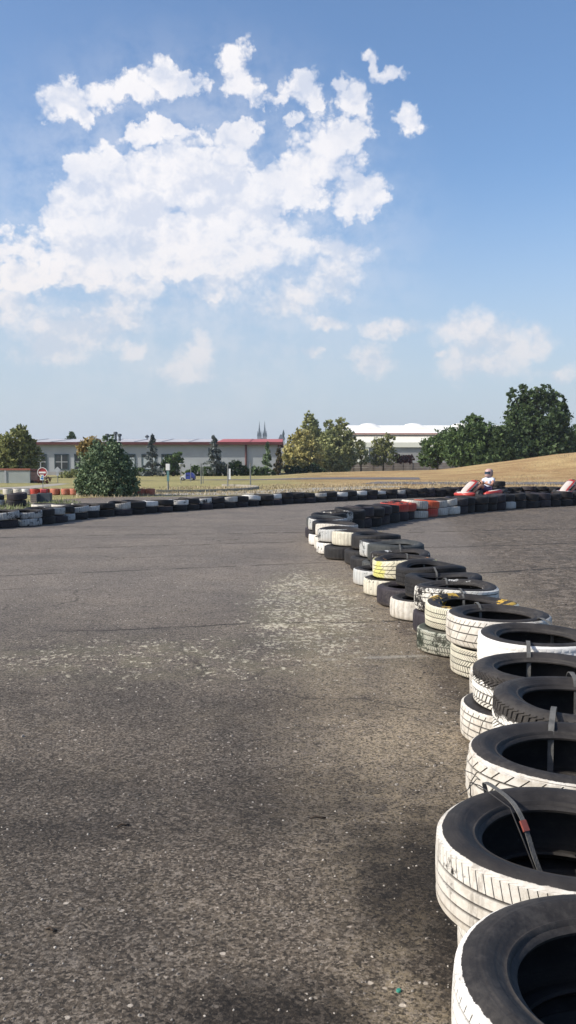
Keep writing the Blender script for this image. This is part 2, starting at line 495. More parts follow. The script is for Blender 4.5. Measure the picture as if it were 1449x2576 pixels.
def build_ground():
    xs = sorted(set([-6000, -3000, -1200, -500, -200, -100, -60] + [i * 1.5 for i in range(-27, 34)] + [60, 100, 200, 500, 1200, 3000, 6000]))
    ys = sorted(set([-3000, -500, -100, -30, -10, 0, 10, 20, 30, 38] + [42 + i for i in range(0, 52)] + [100, 110, 125, 150, 200, 300, 500, 1000, 2500, 6000, 12000]))
    vs = [(x, y, H(x, y)) for y in ys for x in xs]
    nx = len(xs)
    fs = [(j*nx+i, j*nx+i+1, (j+1)*nx+i+1, (j+1)*nx+i) for j in range(len(ys)-1) for i in range(nx-1)]
    me = bpy.data.meshes.new('ground'); me.from_pydata(vs, [], fs); me.update()
    tag(link_mesh('ground', me, M['grass'], smooth=True), kind='structure')
    edge = [gp(*p) for p in ((-250, 1272), (60, 1264), (150, 1257), (222, 1252), (300, 1250), (377, 1250), (500, 1248.5), (723, 1243), (900, 1238), (1100, 1233), (1300, 1228), (1449, 1225), (1900, 1222))]
    pts = [(e.x, e.y) for e in edge] + [(60, 34), (60, -30), (-45, -30), (-45, 22)]
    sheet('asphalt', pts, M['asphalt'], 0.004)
    a = [gp(*p) for p in ((300, 1242), (500, 1240.5), (640, 1235), (740, 1229), (860, 1225), (980, 1222), (1020, 1225), (900, 1231), (760, 1239), (640, 1244), (500, 1246.5), (300, 1246.5))]
    sheet('path', [(p.x, p.y) for p in a], M['path'], 0.008)
    b = [gp(*p) for p in ((60, 1224), (110, 1219), (150, 1216), (175, 1217), (140, 1222), (70, 1231), (0, 1233), (-60, 1233), (-60, 1229))]
    sheet('footpath', [(p.x, p.y) for p in b], M['path'], 0.008)
    ribbon('far_track', [(5, 52.5), (9, 51.4), (20, 51.0), (32, 51.5), (45, 52)], 6.0, M['track'], 0.02)
    ribbon('upper_track', [(-7, 60), (0, 59), (6, 58.4), (9, 58.2)], 1.4, M['track'], 0.02)
    # raised kerb round the grass island
    kp = [gp(*p) for p in ((392, 1239.5), (495, 1238.5), (560, 1236.5), (610, 1234), (640, 1231), (648, 1228.5), (636, 1226), (600, 1224), (560, 1223))]
    mb = MB()
    off = []
    for i, p in enumerate(kp):
        q0, q1 = kp[max(0, i-1)], kp[min(len(kp)-1, i+1)]
        d = (q1 - q0).normalized(); n = Vector((-d.y, d.x, 0)) * 0.07
        off.append((p + n, p - n))
    vs = []
    for a_, b_ in off:
        vs += [(a_.x, a_.y, 0.0), (a_.x, a_.y, 0.11), (b_.x, b_.y, 0.11), (b_.x, b_.y, 0.0)]
    fs = []
    for i in range(len(kp)-1):
        for j in range(3): fs.append((i*4+j, i*4+j+1, i*4+j+5, i*4+j+4))
    fs += [(0, 1, 2, 3), (len(vs)-1, len(vs)-2, len(vs)-3, len(vs)-4)]
    mb.add(vs, fs)
    tag(mb.build('kerb', M['kerb']), kind='structure')


build_ground()


# ------------------------------------------------------------------ tyres
def tyre_mat(name, paint=None, cover=1.0, wear=0.3, side_paint=None, side_cover=0.0, rubber=(0.019, 0.017, 0.016), stain=None, dust=0.16, edge=0.5, drop=0.0, lines=0.9, zmax=None):
    """black rubber with brushed-on paint; paint sits on the tread (attribute) and wears through"""
    m, t = newmat(name)
    p = t.obj()
    r = t.rnd()
    pr = t.vmath('ADD', p, t.comb(r * 17.0, r * 5.0, r * 9.0))
    tr = t.attr('tread'); gr = t.attr('groove')
    n1 = t.noise(pr, 9.0, 6, 0.7)
    n2 = t.noise(pr, 46.0, 5, 0.7)
    n3 = t.noise(pr, 2.6, 3, 0.5)
    c = t.mix(t.ss(n1, 0.35, 0.75), rubber, tuple(k * 1.75 + 0.004 for k in rubber))
    c = t.mix(t.ss(n2 + (n3 - 0.5), 0.5, 0.75, 0.0, dust), c, (0.13, 0.12, 0.105))
    x, y, z = t.xyz(p)
    c = t.mix(t.ss(z, 0.05, 0.0, 0.0, 0.35), c, (0.12, 0.10, 0.075))
    rough = 0.52
    if side_paint is not None:
        sm = t.ss(n1 + (n3 - 0.5) * 0.9 + (n2 - 0.5) * 0.3, 1.0 - side_cover, 1.04 - side_cover) * t.ss(tr, 0.6, 0.2)
        c = t.mix(sm * 0.9, c, side_paint)
    if paint is not None:
        body = tr + (n2 - 0.5) * edge + (n1 - 0.5) * edge * 0.7
        mask = t.ss(body, 0.44 + drop, 0.52 + drop)
        hole = t.ss(n1 + (n2 - 0.5) * 0.6 + (n3 - 0.5) * 0.8, 1.0 - cover - 0.06, 1.0 - cover + 0.06)
        mask = mask * hole * (1.0 - gr * lines)
        if zmax is not None:
            zz = t.xyz(p)[2] + (n2 - 0.5) * 0.07 + (n1 - 0.5) * 0.12
            mask = mask * t.ss(zz, zmax + 0.006, zmax - 0.006)
        dirt = t.ss(n1 + (n2 - 0.5) * 0.5, 0.35, 0.72)
        pc = t.mix(dirt * wear, paint, (0.36, 0.32, 0.26))
        pc = t.mix(t.ss(t.noise(t.mapv(pr, (1, 1, 0.25)), 20.0, 6, 0.75), 0.50, 0.70) * min(1.0, wear * 1.1), pc, (0.20, 0.18, 0.155))
        pc = t.mix(t.ss(z, 0.09, 0.0, 0.0, 0.4), pc, (0.33, 0.28, 0.21))
        if stain is not None:
            pc = t.mix(t.ss(n3 + (n1 - 0.5) * 0.5, 0.46, 0.58), pc, stain)
        c = t.mix(mask, c, pc)
    px_, py_, pz_ = t.xyz(p)
    rad = t.math('SQRT', px_ * px_ + py_ * py_)
    ribs_ = t.math('SINE', rad * 620.0) * t.ss(tr, 0.2, 0.0) * t.ss(t.noise(t.comb(rad, 0.0, r), 60.0, 1), 0.45, 0.55)
    b = t.bump(n2 + n1 * 0.6 + ribs_ * 0.10, 0.35, 0.004)
    c = t.mix(t.ss(tr, 0.3, 0.0) * t.ss(t.noise(t.vmath('MULTIPLY', pr, (1.0, 1.0, 3.0)), 5.0, 7, 0.75), 0.50, 0.75) * 0.35, c, (0.095, 0.088, 0.078))
    t.surf(c, t.ss(n1, 0.3, 0.7, 0.58, 0.78), b, 0.0, 0.26)
    return m


def tyre_mesh(name, R=0.305, W=0.18, rb=0.196, pitches=60, detail=2, skew=0.5, grooves=(0.22, 0.42, 0.60, 0.79), style='sipes', sag=0.0, seed=0, depth=0.006, ribs=False):
    """open tyre lying flat, base at z = 0. The tread is cut with real grooves when detail is 2."""
    rg = random.Random(seed)
    rows = []                                   # r, z/W, tread, groove_capable, ring groove
    T0, T1 = 0.10, 0.90
    side = [(rb + 0.000, 0.215, 0), (rb - 0.002, 0.180, 0), (rb + 0.003, 0.150, 0), (rb + 0.009, 0.135, 0), (rb + 0.0125, 0.095, 0), (rb + 0.016, 0.085, 0), (rb + 0.019, 0.094, 0),
            (rb + 0.022, 0.092, 0), (rb + 0.034, 0.045, 0), (rb + 0.050, 0.012, 0), (R - 0.050, 0.0, 0), (R - 0.046, 0.006, 0), (R - 0.040, 0.005, 0), (R - 0.028, 0.022, 0.10), (R - 0.017, 0.048, 0.42), (R - 0.009, 0.078, 0.8)]
    for (r, z, k) in side: rows.append((r, z, k, 0, 0))
    if detail == 2:
        cuts = sorted(grooves)
        zz = [T0, 0.14]
        for g in cuts: zz += [g - 0.022, g - 0.014, g + 0.014, g + 0.022]
        zz += [0.86, T1]
        for i, z in enumerate(zz):
            ring = any(abs(z - g) < 0.016 for g in cuts)
            crown = 0.006 * abs((z - 0.5) / 0.5) ** 2.2
            rows.append((R - crown, z, 1, 1, 1 if ring else 0))
    else:
        for z in (0.10, 0.2, 0.35, 0.5, 0.65, 0.8, 0.90):
            rows.append((R - 0.006 * abs((z - 0.5) / 0.5) ** 2.2, z, 1, 1 if detail == 1 else 0, 0))
    for (r, z, k) in reversed(side): rows.append((r, 1 - z, k, 0, 0))
    inner = [(rb + 0.024, 0.80), (rb + 0.05, 0.925), (R - 0.045, 0.93), (R - 0.022, 0.86), (R - 0.016, 0.7), (R - 0.016, 0.3), (R - 0.022, 0.14), (R - 0.045, 0.07), (rb + 0.05, 0.075), (rb + 0.024, 0.20)]
    for (r, z) in inner: rows.append((r, z, 0, 0, 0))
    if detail == 2:
        base = []
        for k in range(pitches):
            for o in (0.0, 0.045, 0.15, 0.195, 0.5, 0.545, 0.64, 0.68) if style == 'blocks' else (0.0, 0.03, 0.10, 0.13, 0.55):
                base.append((k + o) * 2 * math.pi / pitches)
        gset = {1, 2, 5, 6} if style == 'blocks' else {1, 2}
        per = 8 if style == 'blocks' else 5
    elif detail == 1:
        base = [i * 2 * math.pi / 108 for i in range(108)]; gset = {0}; per = 3
    else:
        base = [i * 2 * math.pi / 40 for i in range(40)]; gset = set(); per = 1
    n, k = len(base), len(rows)
    vs, tr, gr = [], [], []
    dent = [rg.uniform(-1, 1) * 0.004 for _ in range(3)]
    ph = [rg.uniform(0, 6.28) for _ in range(3)]
    for j, th in enumerate(base):
        isg = (j % per) in gset
        for (r, z, kk, cap, ring) in rows:
            a = th
            g = 0.0
            if cap:
                if style == 'sipes':
                    a = th + skew * (2 * math.pi / pitches) * (abs(z - 0.5) * 4 if (z < grooves[0] or z > grooves[-1]) else (z - 0.5) * 3)
                    lat = isg and (z > grooves[-1] - 0.01 or (z < grooves[0] + 0.01 and not ribs) or ((j // per) % 2 == 0 and not ribs))
                else:
                    a = th + skew * (2 * math.pi / pitches) * math.sin(z * 14)
                    lat = isg
                if detail == 1: a = th; lat = isg
                if ring or lat: g = 1.0
                r = r - depth * g * (1.0 if detail == 2 else 0.8)
                if detail == 1: g *= 0.3
            bump_ = sum(dent[q] * math.cos((q + 2) * th + ph[q]) for q in range(3))
            zz_ = z * W + (sag * math.cos(2 * th + ph[0]) * sstep(0.3, 0.9, z))
            rr = r + bump_
            vs.append((rr * math.cos(a), rr * math.sin(a), zz_)); tr.append(float(kk)); gr.append(g)
    fs = [(j*k+i, ((j+1)%n)*k+i, ((j+1)%n)*k+(i+1)%k, j*k+(i+1)%k) for j in range(n) for i in range(k)]
    me = bpy.data.meshes.new(name); me.from_pydata(vs, [], fs)
    for nm, data in (('tread', tr), ('groove', gr)):
        a = me.attributes.new(nm, 'FLOAT', 'POINT'); a.data.foreach_set('value', data)
    me.polygons.foreach_set('use_smooth', [True] * len(me.polygons))
    me.materials.append(None)
    me.update()
    if detail == 2:
        me.set_sharp_from_angle(angle=math.radians(38))
    return me


WHITE = (0.56, 0.54, 0.49)
TM = {
    'black': tyre_mat('rubber_black', rubber=(0.012, 0.0115, 0.012), dust=0.06),
    'dusty': tyre_mat('rubber_dusty', rubber=(0.030, 0.033, 0.033), dust=0.3),
    'purple': tyre_mat('rubber_faded', rubber=(0.019, 0.016, 0.020), dust=0.3),
    'white': tyre_mat('white_paint_tyre', WHITE, 0.82, 0.8, edge=0.38),
    'clean': tyre_mat('fresh_white_tyre', (0.64, 0.63, 0.60), 1.06, 0.06, edge=0.12, lines=0.12),
    'worn': tyre_mat('worn_white_tyre', (0.70, 0.69, 0.65), 0.62, 0.55, edge=0.55),
    'splash': tyre_mat('white_splashed_tyre', (0.72, 0.71, 0.66), 0.80, 0.3, edge=0.8, zmax=0.118),
    'cream': tyre_mat('cream_tyre', (0.56, 0.54, 0.44), 0.76, 0.55, edge=0.6),
    'yellow': tyre_mat('yellow_ring_tyre', (0.62, 0.60, 0.47), 0.80, 0.4, side_paint=(0.50, 0.32, 0.05), side_cover=0.50),
    'scratch': tyre_mat('scratched_tyre', (0.66, 0.65, 0.60), 0.62, 0.3, side_paint=(0.5, 0.5, 0.48), side_cover=0.30),
    'rust': tyre_mat('stained_cream_tyre', (0.60, 0.57, 0.42), 0.72, 0.5, side_paint=(0.42, 0.20, 0.08), side_cover=0.38, stain=(0.50, 0.48, 0.16)),
    'grey': tyre_mat('greyed_tyre', (0.40, 0.42, 0.42), 0.62, 0.4, edge=0.6, dust=0.6),
    'lip': tyre_mat('white_lip_tyre', (0.55, 0.55, 0.52), 0.40, 0.3, side_paint=(0.6, 0.6, 0.58), side_cover=0.40),
    'moss': tyre_mat('mossy_tyre', (0.36, 0.38, 0.32), 0.42, 0.4, rubber=(0.026, 0.032, 0.022), edge=0.9, dust=0.5),
    'cap': tyre_mat('white_topped_tyre', (0.68, 0.67, 0.63), 0.72, 0.25, edge=0.8, side_paint=(0.62, 0.62, 0.60), side_cover=0.42),
    'red': tyre_mat('red_paint_tyre', (0.42, 0.045, 0.03), 0.86, 0.12, side_paint=(0.36, 0.05, 0.035), side_cover=0.5),
    'orange': tyre_mat('orange_paint_tyre', (0.60, 0.10, 0.035), 0.92, 0.1, side_paint=(0.55, 0.10, 0.04), side_cover=0.62),
    'rusty_red': tyre_mat('faded_red_tyre', (0.46, 0.13, 0.075), 0.90, 0.3, side_paint=(0.45, 0.14, 0.08), side_cover=0.55),
}
WORD = {'moss': 'mossy dark', 'cap': 'white topped', 'splash': 'black white-splashed', 'black': 'plain black', 'dusty': 'dusty charcoal', 'purple': 'purplish', 'white': 'white painted', 'clean': 'freshly painted smooth white', 'worn': 'white flaking',
        'cream': 'cream painted', 'yellow': 'cream yellow-ringed', 'scratch': 'white scratched', 'rust': 'cream rust-stained', 'grey': 'weathered grey', 'lip': 'black white-lipped',
        'red': 'dark red painted', 'orange': 'orange-red painted', 'rusty_red': 'faded brick-red'}
ORD = ['first', 'second', 'third', 'fourth', 'fifth', 'sixth', 'seventh', 'eighth', 'ninth', 'tenth', 'eleventh', 'twelfth', 'thirteenth', 'fourteenth', 'fifteenth', 'sixteenth',
       'seventeenth', 'eighteenth', 'nineteenth', 'twentieth']
TENS = {20: 'twenty', 30: 'thirty', 40: 'forty', 50: 'fifty', 60: 'sixty', 70: 'seventy'}


def ordinal(i):
    if i < 20: return ORD[i]
    t = (i + 1) // 10 * 10
    t = (i + 1) // 10 * 10
    return TENS[t][:-1] + 'ieth' if (i + 1) % 10 == 0 else TENS[t] + '-' + ORD[(i + 1) % 10 - 1]


def put_tyre(me, kind, loc, label, group, rz=0.0, tilt=(0.0, 0.0), scale=1.0):
    o = bpy.data.objects.new('tyre', me)
    COL.objects.link(o)
    o.location = loc
    o.rotation_euler = (tilt[0], tilt[1], rz)
    o.scale = (scale, scale, 1.0)
    o.material_slots[0].link = 'OBJECT'
    o.material_slots[0].material = TM[kind]
    return tag(o, label, 'tyre', group)


MID = [tyre_mesh('tyre_ribbed', pitches=60, detail=1, seed=3, W=0.18), tyre_mesh('tyre_low', detail=1, seed=5, W=0.175, sag=0.006), tyre_mesh('tyre_sagging', detail=1, seed=8, W=0.18, sag=0.012)]
FAR = [tyre_mesh('tyre_plain', detail=0, seed=11, W=0.18), tyre_mesh('tyre_plain_sagging', detail=0, seed=12, W=0.175, sag=0.012)]

# near row: x, y, top height, top tyre, bottom tyre, bottom offset, words for the label
NEAR = [
    (0.585, 1.375, 0.365, 'worn', 'white', (0.00, 0.0), 'with streaked worn tread, nearest to the camera'),
    (0.655, 1.955, 0.360, 'white', 'white', (0.055, 0.0), 'with fine dense sipes, carrying the diagonal strap with red tag'),
    (0.855, 2.535, 0.360, 'white', 'worn', (0.0, 0.0), 'with chipped paint edge, second behind the strap with red tag'),
    (1.060, 3.090, 0.375, 'splash', 'white', (0.0, 0.0), 'with closed black shoulder, just behind the chipped-edge white tyre'),
    (1.115, 3.690, 0.335, 'splash', 'white', (-0.045, 0.02), 'with coarse tread blocks, before the smooth fresh white tyre'),
    (1.265, 4.280, 0.360, 'clean', 'white', (-0.03, 0.0), 'without tread lines, brightest in the near row'),
    (1.215, 4.885, 0.362, 'white', 'cream', (0.03, 0.0), 'with fine block tread, in front of the yellow-ringed tyre'),
    (1.195, 5.485, 0.330, 'yellow', 'moss', (-0.05, 0.0), 'with ochre paint round its upper sidewall'),
    (1.215, 6.080, 0.350, 'scratch', 'purple', (-0.01, 0.0), 'with scratched sidewall, behind the yellow-ringed tyre'),
    (1.230, 6.680, 0.335, 'black', 'white', (-0.12, 0.0), 'with sagging rim, right behind the scratched white tyre'),
    (1.230, 7.280, 0.352, 'black', 'purple', (-0.16, 0.0), 'in front of the cream rust-stained tyre'),
    (1.085, 7.870, 0.345, 'rust', 'cream', (-0.08, 0.0), 'with orange rim paint and greenish stains'),
    (1.120, 8.450, 0.340, 'lip', 'grey', (-0.16, 0.05), 'with a pale rim edge, behind the cream rust-stained tyre'),
    (1.150, 9.050, 0.372, 'dusty', 'dusty', (-0.06, 0.0), 'with dotted tread, above the grey lower tyre'),
    (1.110, 9.640, 0.340, 'grey', 'black', (-0.10, 0.0), 'greenish grey, half hidden behind the dotted-tread tyre'),
    (1.060, 10.240, 0.372, 'black', 'black', (-0.08, 0.0), 'with long sagging sidewall, farther along the near row'),
    (0.860, 10.830, 0.360, 'cream', 'black', (-0.10, 0.0), 'with pale ring on its rim at the bend of the row'),
    (0.700, 11.440, 0.350, 'grey', 'worn', (-0.02, 0.0), 'low beside the bright white tyre at the bend'),
    (0.690, 12.040, 0.372, 'white', 'white', (-0.02, 0.0), 'with clean front, most upright white one at the bend'),
    (0.660, 12.650, 0.360, 'black', 'worn', (-0.05, 0.0), 'behind the upright white tyre at the bend'),
    (0.620, 13.260, 0.365, 'grey', 'black', (0.0, 0.0), 'with speckled rim near the left tip of the bend'),
    (0.600, 13.870, 0.350, 'dusty', 'purple', (-0.02, 0.0), 'at the leftmost tip of the bend'),
    (0.700, 14.480, 0.365, 'black', 'black', (0.0, 0.0), 'just beyond the leftmost tip of the bend'),
    (0.860, 15.060, 0.375, 'lip', 'red', (0.0, 0.0), 'with brightest lip, at the far side of the bend'),
]


UNDER = ['under the tyre nearest to the camera', 'under the tyre carrying the red-tagged strap', 'under the second tyre behind the red-tagged strap', 'under the white-splashed tyre with closed black shoulder',
         'its hole edge visible below the coarse-blocked tyre', 'under the smooth brightest tyre', 'with square tread below the fine-blocked white tyre', 'with white sipes on dark tread under the yellow-ringed tyre',
         'under the scratched white tyre', 'under the sagging tyre behind the scratched one', 'between two white lower tyres before the rust-stained stack', 'below the rust-stained cream tyre',
         'left below the dotted-tread tyre', 'right below the dotted-tread tyre', 'below the greenish grey tyre', 'below the long sagging black tyre', 'black block at the bend, left of the long sagging tyre',
         'low at the outside of the bend', 'ribbed, below the upright white tyre at the bend', 'at the bend behind the ribbed white one', 'under the speckled rim near the bend tip',
         'under the leftmost tyre of the bend', 'hidden beyond the leftmost tyre of the bend', 'below the white-lipped tyre at the far bend']


def build_near_row():
    rg = random.Random(4)
    for i, (x, y, top, kt, kb, off, words) in enumerate(NEAR):
        wt = top / 2 + 0.004 * (i % 3)
        hi = i < 13
        st = 'blocks' if i in (3, 4, 7, 13) else 'sipes'
        if hi:
            gv = [(0.22, 0.42, 0.60, 0.79), (0.66, 0.50, 0.34, 0.18), (0.25, 0.5, 0.75), (0.3, 0.5, 0.7)][(1 if i == 1 else i) % 4]
            if i == 5: me = tyre_mesh('tyre_smooth', W=wt, detail=2, pitches=52, seed=i, depth=0.0009, sag=0.002)
            else: me = tyre_mesh('tyre_detailed', W=wt, detail=2, ribs=(i in (0, 1)), pitches=(84, 92, 40, 36, 34, 50, 58, 60, 44)[i % 9], skew=(0.9, -0.6, 1.2)[i % 3], style=st, grooves=tuple(sorted(gv)), seed=i, sag=(0.0, 0.0, 0.0, 0.006, 0.004, 0.0, 0.0, 0.010, 0.008, 0.014, 0.016, 0.012, 0.012)[i])
        else:
            me = tyre_mesh('tyre_medium', W=wt, detail=1, seed=i, sag=0.008 if i % 2 else 0.012)
        tilt = (rg.uniform(-0.012, 0.012), rg.uniform(-0.015, 0.015)) if i > 2 else (0, 0)
        sc = 0.985 if i else 1.0
        g = 'tyres of the near strapped row'
        put_tyre(me, kt, (x, y, top - wt), '%s upper tyre %s' % (WORD[kt], words), g, rg.uniform(0, 6.28), tilt, sc)
        wb = top - wt - 0.004
        meb = tyre_mesh('tyre_lower', W=wb, detail=2 if i in (0, 1, 2, 3, 4, 5, 6, 7) else 1, pitches=50, seed=i + 60, style='blocks' if i in (6, 7) else 'sipes')
        put_tyre(meb, kb, (x + off[0], y + off[1], 0.005), '%s lower tyre, %s' % (WORD[kb], UNDER[i]), g, rg.uniform(0, 6.28), (0, 0), 0.985)


build_near_row()


def along(pts, step, jit=0.0, seed=0):
    rg = random.Random(seed)
    out = []
    P = [Vector((p[0], p[1])) for p in pts]
    seg, rest = 0, 0.0
    pos = P[0].copy(); out.append(pos.copy())
    while seg < len(P) - 1:
        d = P[seg + 1] - pos
        need = step - rest
        if d.length >= need:
            pos = pos + d.normalized() * need; rest = 0.0
            out.append(pos + Vector((rg.uniform(-jit, jit), rg.uniform(-jit, jit))))
        else:
            rest += d.length; pos = P[seg + 1].copy(); seg += 1
    return out


def barrier(pts, step, top_kind, low_kind, where, group, ref, three=None, seed=0, sc=0.97, n=2, zs=1.0, back=None):
    rg = random.Random(seed)
    stk = along(pts, step, 0.03, seed)
    for i, p in enumerate(stk):
        z = 0.005
        kinds = [low_kind(i, p), top_kind(i, p)]
        nn = n
        if three and three(i, p): kinds.append('black'); nn = 3
        for k in range(nn):
            kk = kinds[k]
            pool = MID if p.y < 20 else FAR
            me = pool[rg.randrange(len(pool))]
            lvl = ('bottom', 'upper', 'topmost')[k]
            pale = kk in ('worn', 'cap', 'white') and back
            o = put_tyre(me, kk, (p.x + rg.uniform(-.03, .03), p.y + rg.uniform(-.03, .03) + (back if pale else 0), z - (0.012 if pale else 0)), '%s %s tyre, %s stack %s of the %s' % (WORD[kk], lvl, ordinal(i), ref, where),
                     group, rg.uniform(0, 6.28), (rg.uniform(-.09, .09), rg.uniform(-.09, .09)) if k == nn - 1 else (0, 0), sc * rg.uniform(0.93, 1.03))
            o.scale.z = zs * rg.uniform(0.9, 1.1)
            z += 0.186 * zs
    return stk


# barrier that continues the near row to the right, towards the karts
def inner_kind(lvl):
    def f(i, p):
        X = CX + F * p.x / p.y
        if X < 925: return ('black', 'purple', 'black')[i % 3]
        if 984 < X < 1032: return 'red' if lvl else 'purple'
        if 1032 <= X < 1056: return 'white'
        if 1056 <= X < 1093: return 'orange' if lvl else 'red'
        if 1093 <= X < 1126: return 'white' if lvl else 'white'
        if not lvl and (1255 < X < 1282 or 1300 < X < 1325): return 'grey'
        return ('black', 'black', 'black', 'purple')[i % 4]
    return f


inner_line = barrier([(1.10, 15.5), (1.75, 16.9), (2.2, 17.9), (2.75, 18.8), (3.3, 19.6), (4.4, 21.1), (6.0, 22.9), (9.3, 25.6)], 0.54, inner_kind(1), inner_kind(0), 'inner barrier', 'tyres of the inner barrier', 'past the bend', seed=21, zs=1.07)


def outer_kind(lvl):
    def f(i, p):
        X = CX + F * p.x / p.y
        if lvl:
            if X < 95: return ('grey', 'black', 'grey')[i % 3]
            if X > 1015: return ('black', 'purple', 'black')[i % 3]
            return (('cap', 'worn', 'white', 'cap')[(i // 2) % 4] if i % 2 and i % 9 else 'black') if X > 200 else ('black' if i % 2 else 'grey')
        if X < 200: return ('grey', 'black', 'purple')[i % 3]
        return ('black', 'purple', 'black')[i % 3]
    return f


def line_px(pts, z=0.0): return [gp(x, y, z) for x, y in pts]


outer_line = barrier([(-7.2, 14.2), (-5.15, 16.4), (-4.55, 19.0), (-3.4, 20.9), (-1.75, 23.3), (0.0, 25.6), (3.0, 28.9), (6.3, 31.6), (9.0, 32.6), (15.0, 33.4)], 0.52, outer_kind(1), outer_kind(0), 'outer barrier', 'tyres of the outer barrier', 'from the left',
                     three=lambda i, p: abs(CX + F * p.x / p.y - 1270) < 14 and False, seed=33, back=0.09, zs=0.84)

# tall stack behind the kart
c0 = gp(1270, 1252)
for k in range(3):
    put_tyre(FAR[0], 'black', (c0.x, c0.y + 1.0, 0.005 + k * 0.188), '%s black tyre of the tall stack right behind the kart driver' % ('lowest', 'middle', 'topmost')[k], 'tyres of the tall stack behind the kart', k, (0, 0), 0.86)

# cluster on the left beyond the outer barrier
barrier([(-10.5, 23.9), (-7.1, 23.9)], 0.57, lambda i, p: ('black', 'dusty', 'purple')[i % 3], lambda i, p: ('white', 'black', 'black', 'grey')[i % 4], 'short row at left', 'tyres of the short left row', 'from the left', seed=5)
barrier([(-6.3, 21.9), (-5.2, 21.6)], 0.55, lambda i, p: ('dusty', 'grey', 'black')[i % 3], lambda i, p: 'white', 'weedy heap', 'tyres of the little weedy heap', 'from the left', seed=6, n=1)
KT = tyre_mesh('kart_tyre', R=0.185, W=0.25, rb=0.10, detail=1, seed=9)
ks = [(20, 'white'), (46, 'white'), (66, 'clean'), (88, 'red'), (113, 'red'), (139, 'rusty_red'), (166, 'rusty_red'), (187, 'rusty_red'), (354, 'rusty_red'), (378, 'rusty_red')]
for i, (X, k) in enumerate(ks):
    p = gp(X, 1245.5)
    put_tyre(KT, k, (p.x, p.y, 0.0), 'small %s tyre on the grass edge, %s in its row' % (WORD[k], ordinal(i)), 'small painted tyres along the grass edge', i * 0.7)


# ------------------------------------------------------------------ straps and small things of the near row
M['strap'] = simple('grey_webbing', (0.12, 0.12, 0.115), 0.95, 0.25, 30, bump=0.3, bscale=200)
M['wire'] = simple('dull_wire', (0.09, 0.085, 0.08), 0.5, 0.2, 30, metal=0.6)
M['redtag'] = simple('red_plastic', (0.22, 0.06, 0.045), 0.5, 0.15, 60)


def ribbon_band(mb, path, side, width, thick=0.0025):
    path = [Vector(p) for p in path]
    if len(path) > 3:
        fine_ = []
        for i in range(len(path) - 1):
            p0, p1, p2, p3 = path[max(0, i-1)], path[i], path[i+1], path[min(len(path)-1, i+2)]
            for k in range(5):
                u = k / 5
                fine_.append(0.5 * ((2*p1) + (p2-p0)*u + (2*p0-5*p1+4*p2-p3)*u*u + (3*p1-p0-3*p2+p3)*u**3))
        path = fine_ + [path[-1]]
    side = Vector(side).normalized()
    n = len(path)
    vs = []
    for i, p in enumerate(path):
        d = (path[min(i+1, n-1)] - path[max(i-1, 0)]).normalized()
        up = side.cross(d).normalized()
        for a, b in ((-1, -1), (1, -1), (1, 1), (-1, 1)):
            vs.append(p + side * a * width / 2 + up * b * thick / 2)
    fs = [(i*4+j, i*4+(j+1)%4, (i+1)*4+(j+1)%4, (i+1)*4+j) for i in range(n-1) for j in range(4)] + [(3, 2, 1, 0), tuple((n-1)*4+j for j in range(4))]
    mb.add(vs, fs)


def strap_between(i, sx=0.0, width=0.020, words=''):
    a, b = NEAR[i], NEAR[i + 1]                     # loop through the holes of two neighbours
    A, B = Vector((a[0], a[1], 0)), Vector((b[0], b[1], 0))
    d = (B - A).normalized(); s = Vector((-d.y, d.x, 0))
    mid = (A + B) / 2
    za, zb = a[2], b[2]
    o = -s * sx
    R = 0.100
    pts = [mid - d * (R + .012) + Vector((0, 0, za - 0.19)), mid - d * (R + .008) + Vector((0, 0, za - 0.05)), mid - d * (R - 0.005) + Vector((0, 0, za - 0.012)),
           mid - d * (R - 0.02) + Vector((0, 0, za + 0.000)), mid - d * 0.045 + Vector((0, 0, za + 0.006)), mid + Vector((0, 0, max(za, zb) + 0.004)),
           mid + d * 0.045 + Vector((0, 0, zb + 0.006)), mid + d * (R - 0.02) + Vector((0, 0, zb + 0.000)), mid + d * (R - 0.005) + Vector((0, 0, zb - 0.012)), mid + d * (R + .008) + Vector((0, 0, zb - 0.05)), mid + d * (R + .012) + Vector((0, 0, zb - 0.19))]
    mb = MB()
    ribbon_band(mb, [p + o for p in pts], s, width)
    ob = mb.build('strap', M['strap'], smooth=False)
    return tag(ob, words, 'strap', 'webbing straps that tie the near tyres')


WORDS = {2: 'wide grey webbing strap between the chipped white tyre and the white-splashed black one', 3: 'grey webbing strap between the white-splashed tyre and the coarse-blocked one',
         4: 'grey webbing strap between the coarse-blocked tyre and the smooth fresh white tyre', 5: 'grey webbing strap between the smooth fresh white tyre and the fine-blocked one',
         6: 'grey webbing strap at the front of the yellow-ringed tyre', 7: 'short grey webbing strap between the yellow-ringed and the scratched tyre',
         8: 'short grey webbing strap over the scratched-sidewall tyre', 9: 'grey webbing strap between the two sagging black tyres', 10: 'thin grey strap in front of the rust-stained cream tyre',
         11: 'thin grey strap behind the rust-stained cream tyre', 12: 'thin grey strap on the dotted-tread charcoal tyre'}
for i, sx in ((2, -0.065), (3, 0.05), (4, -0.05), (5, 0.20), (6, -0.05), (7, -0.02), (8, -0.04), (9, -0.02), (10, 0.02), (11, 0.04), (12, 0.02)):
    strap_between(i, sx if i != 5 else 0.16, 0.019 if i < 6 else 0.015, WORDS[i])


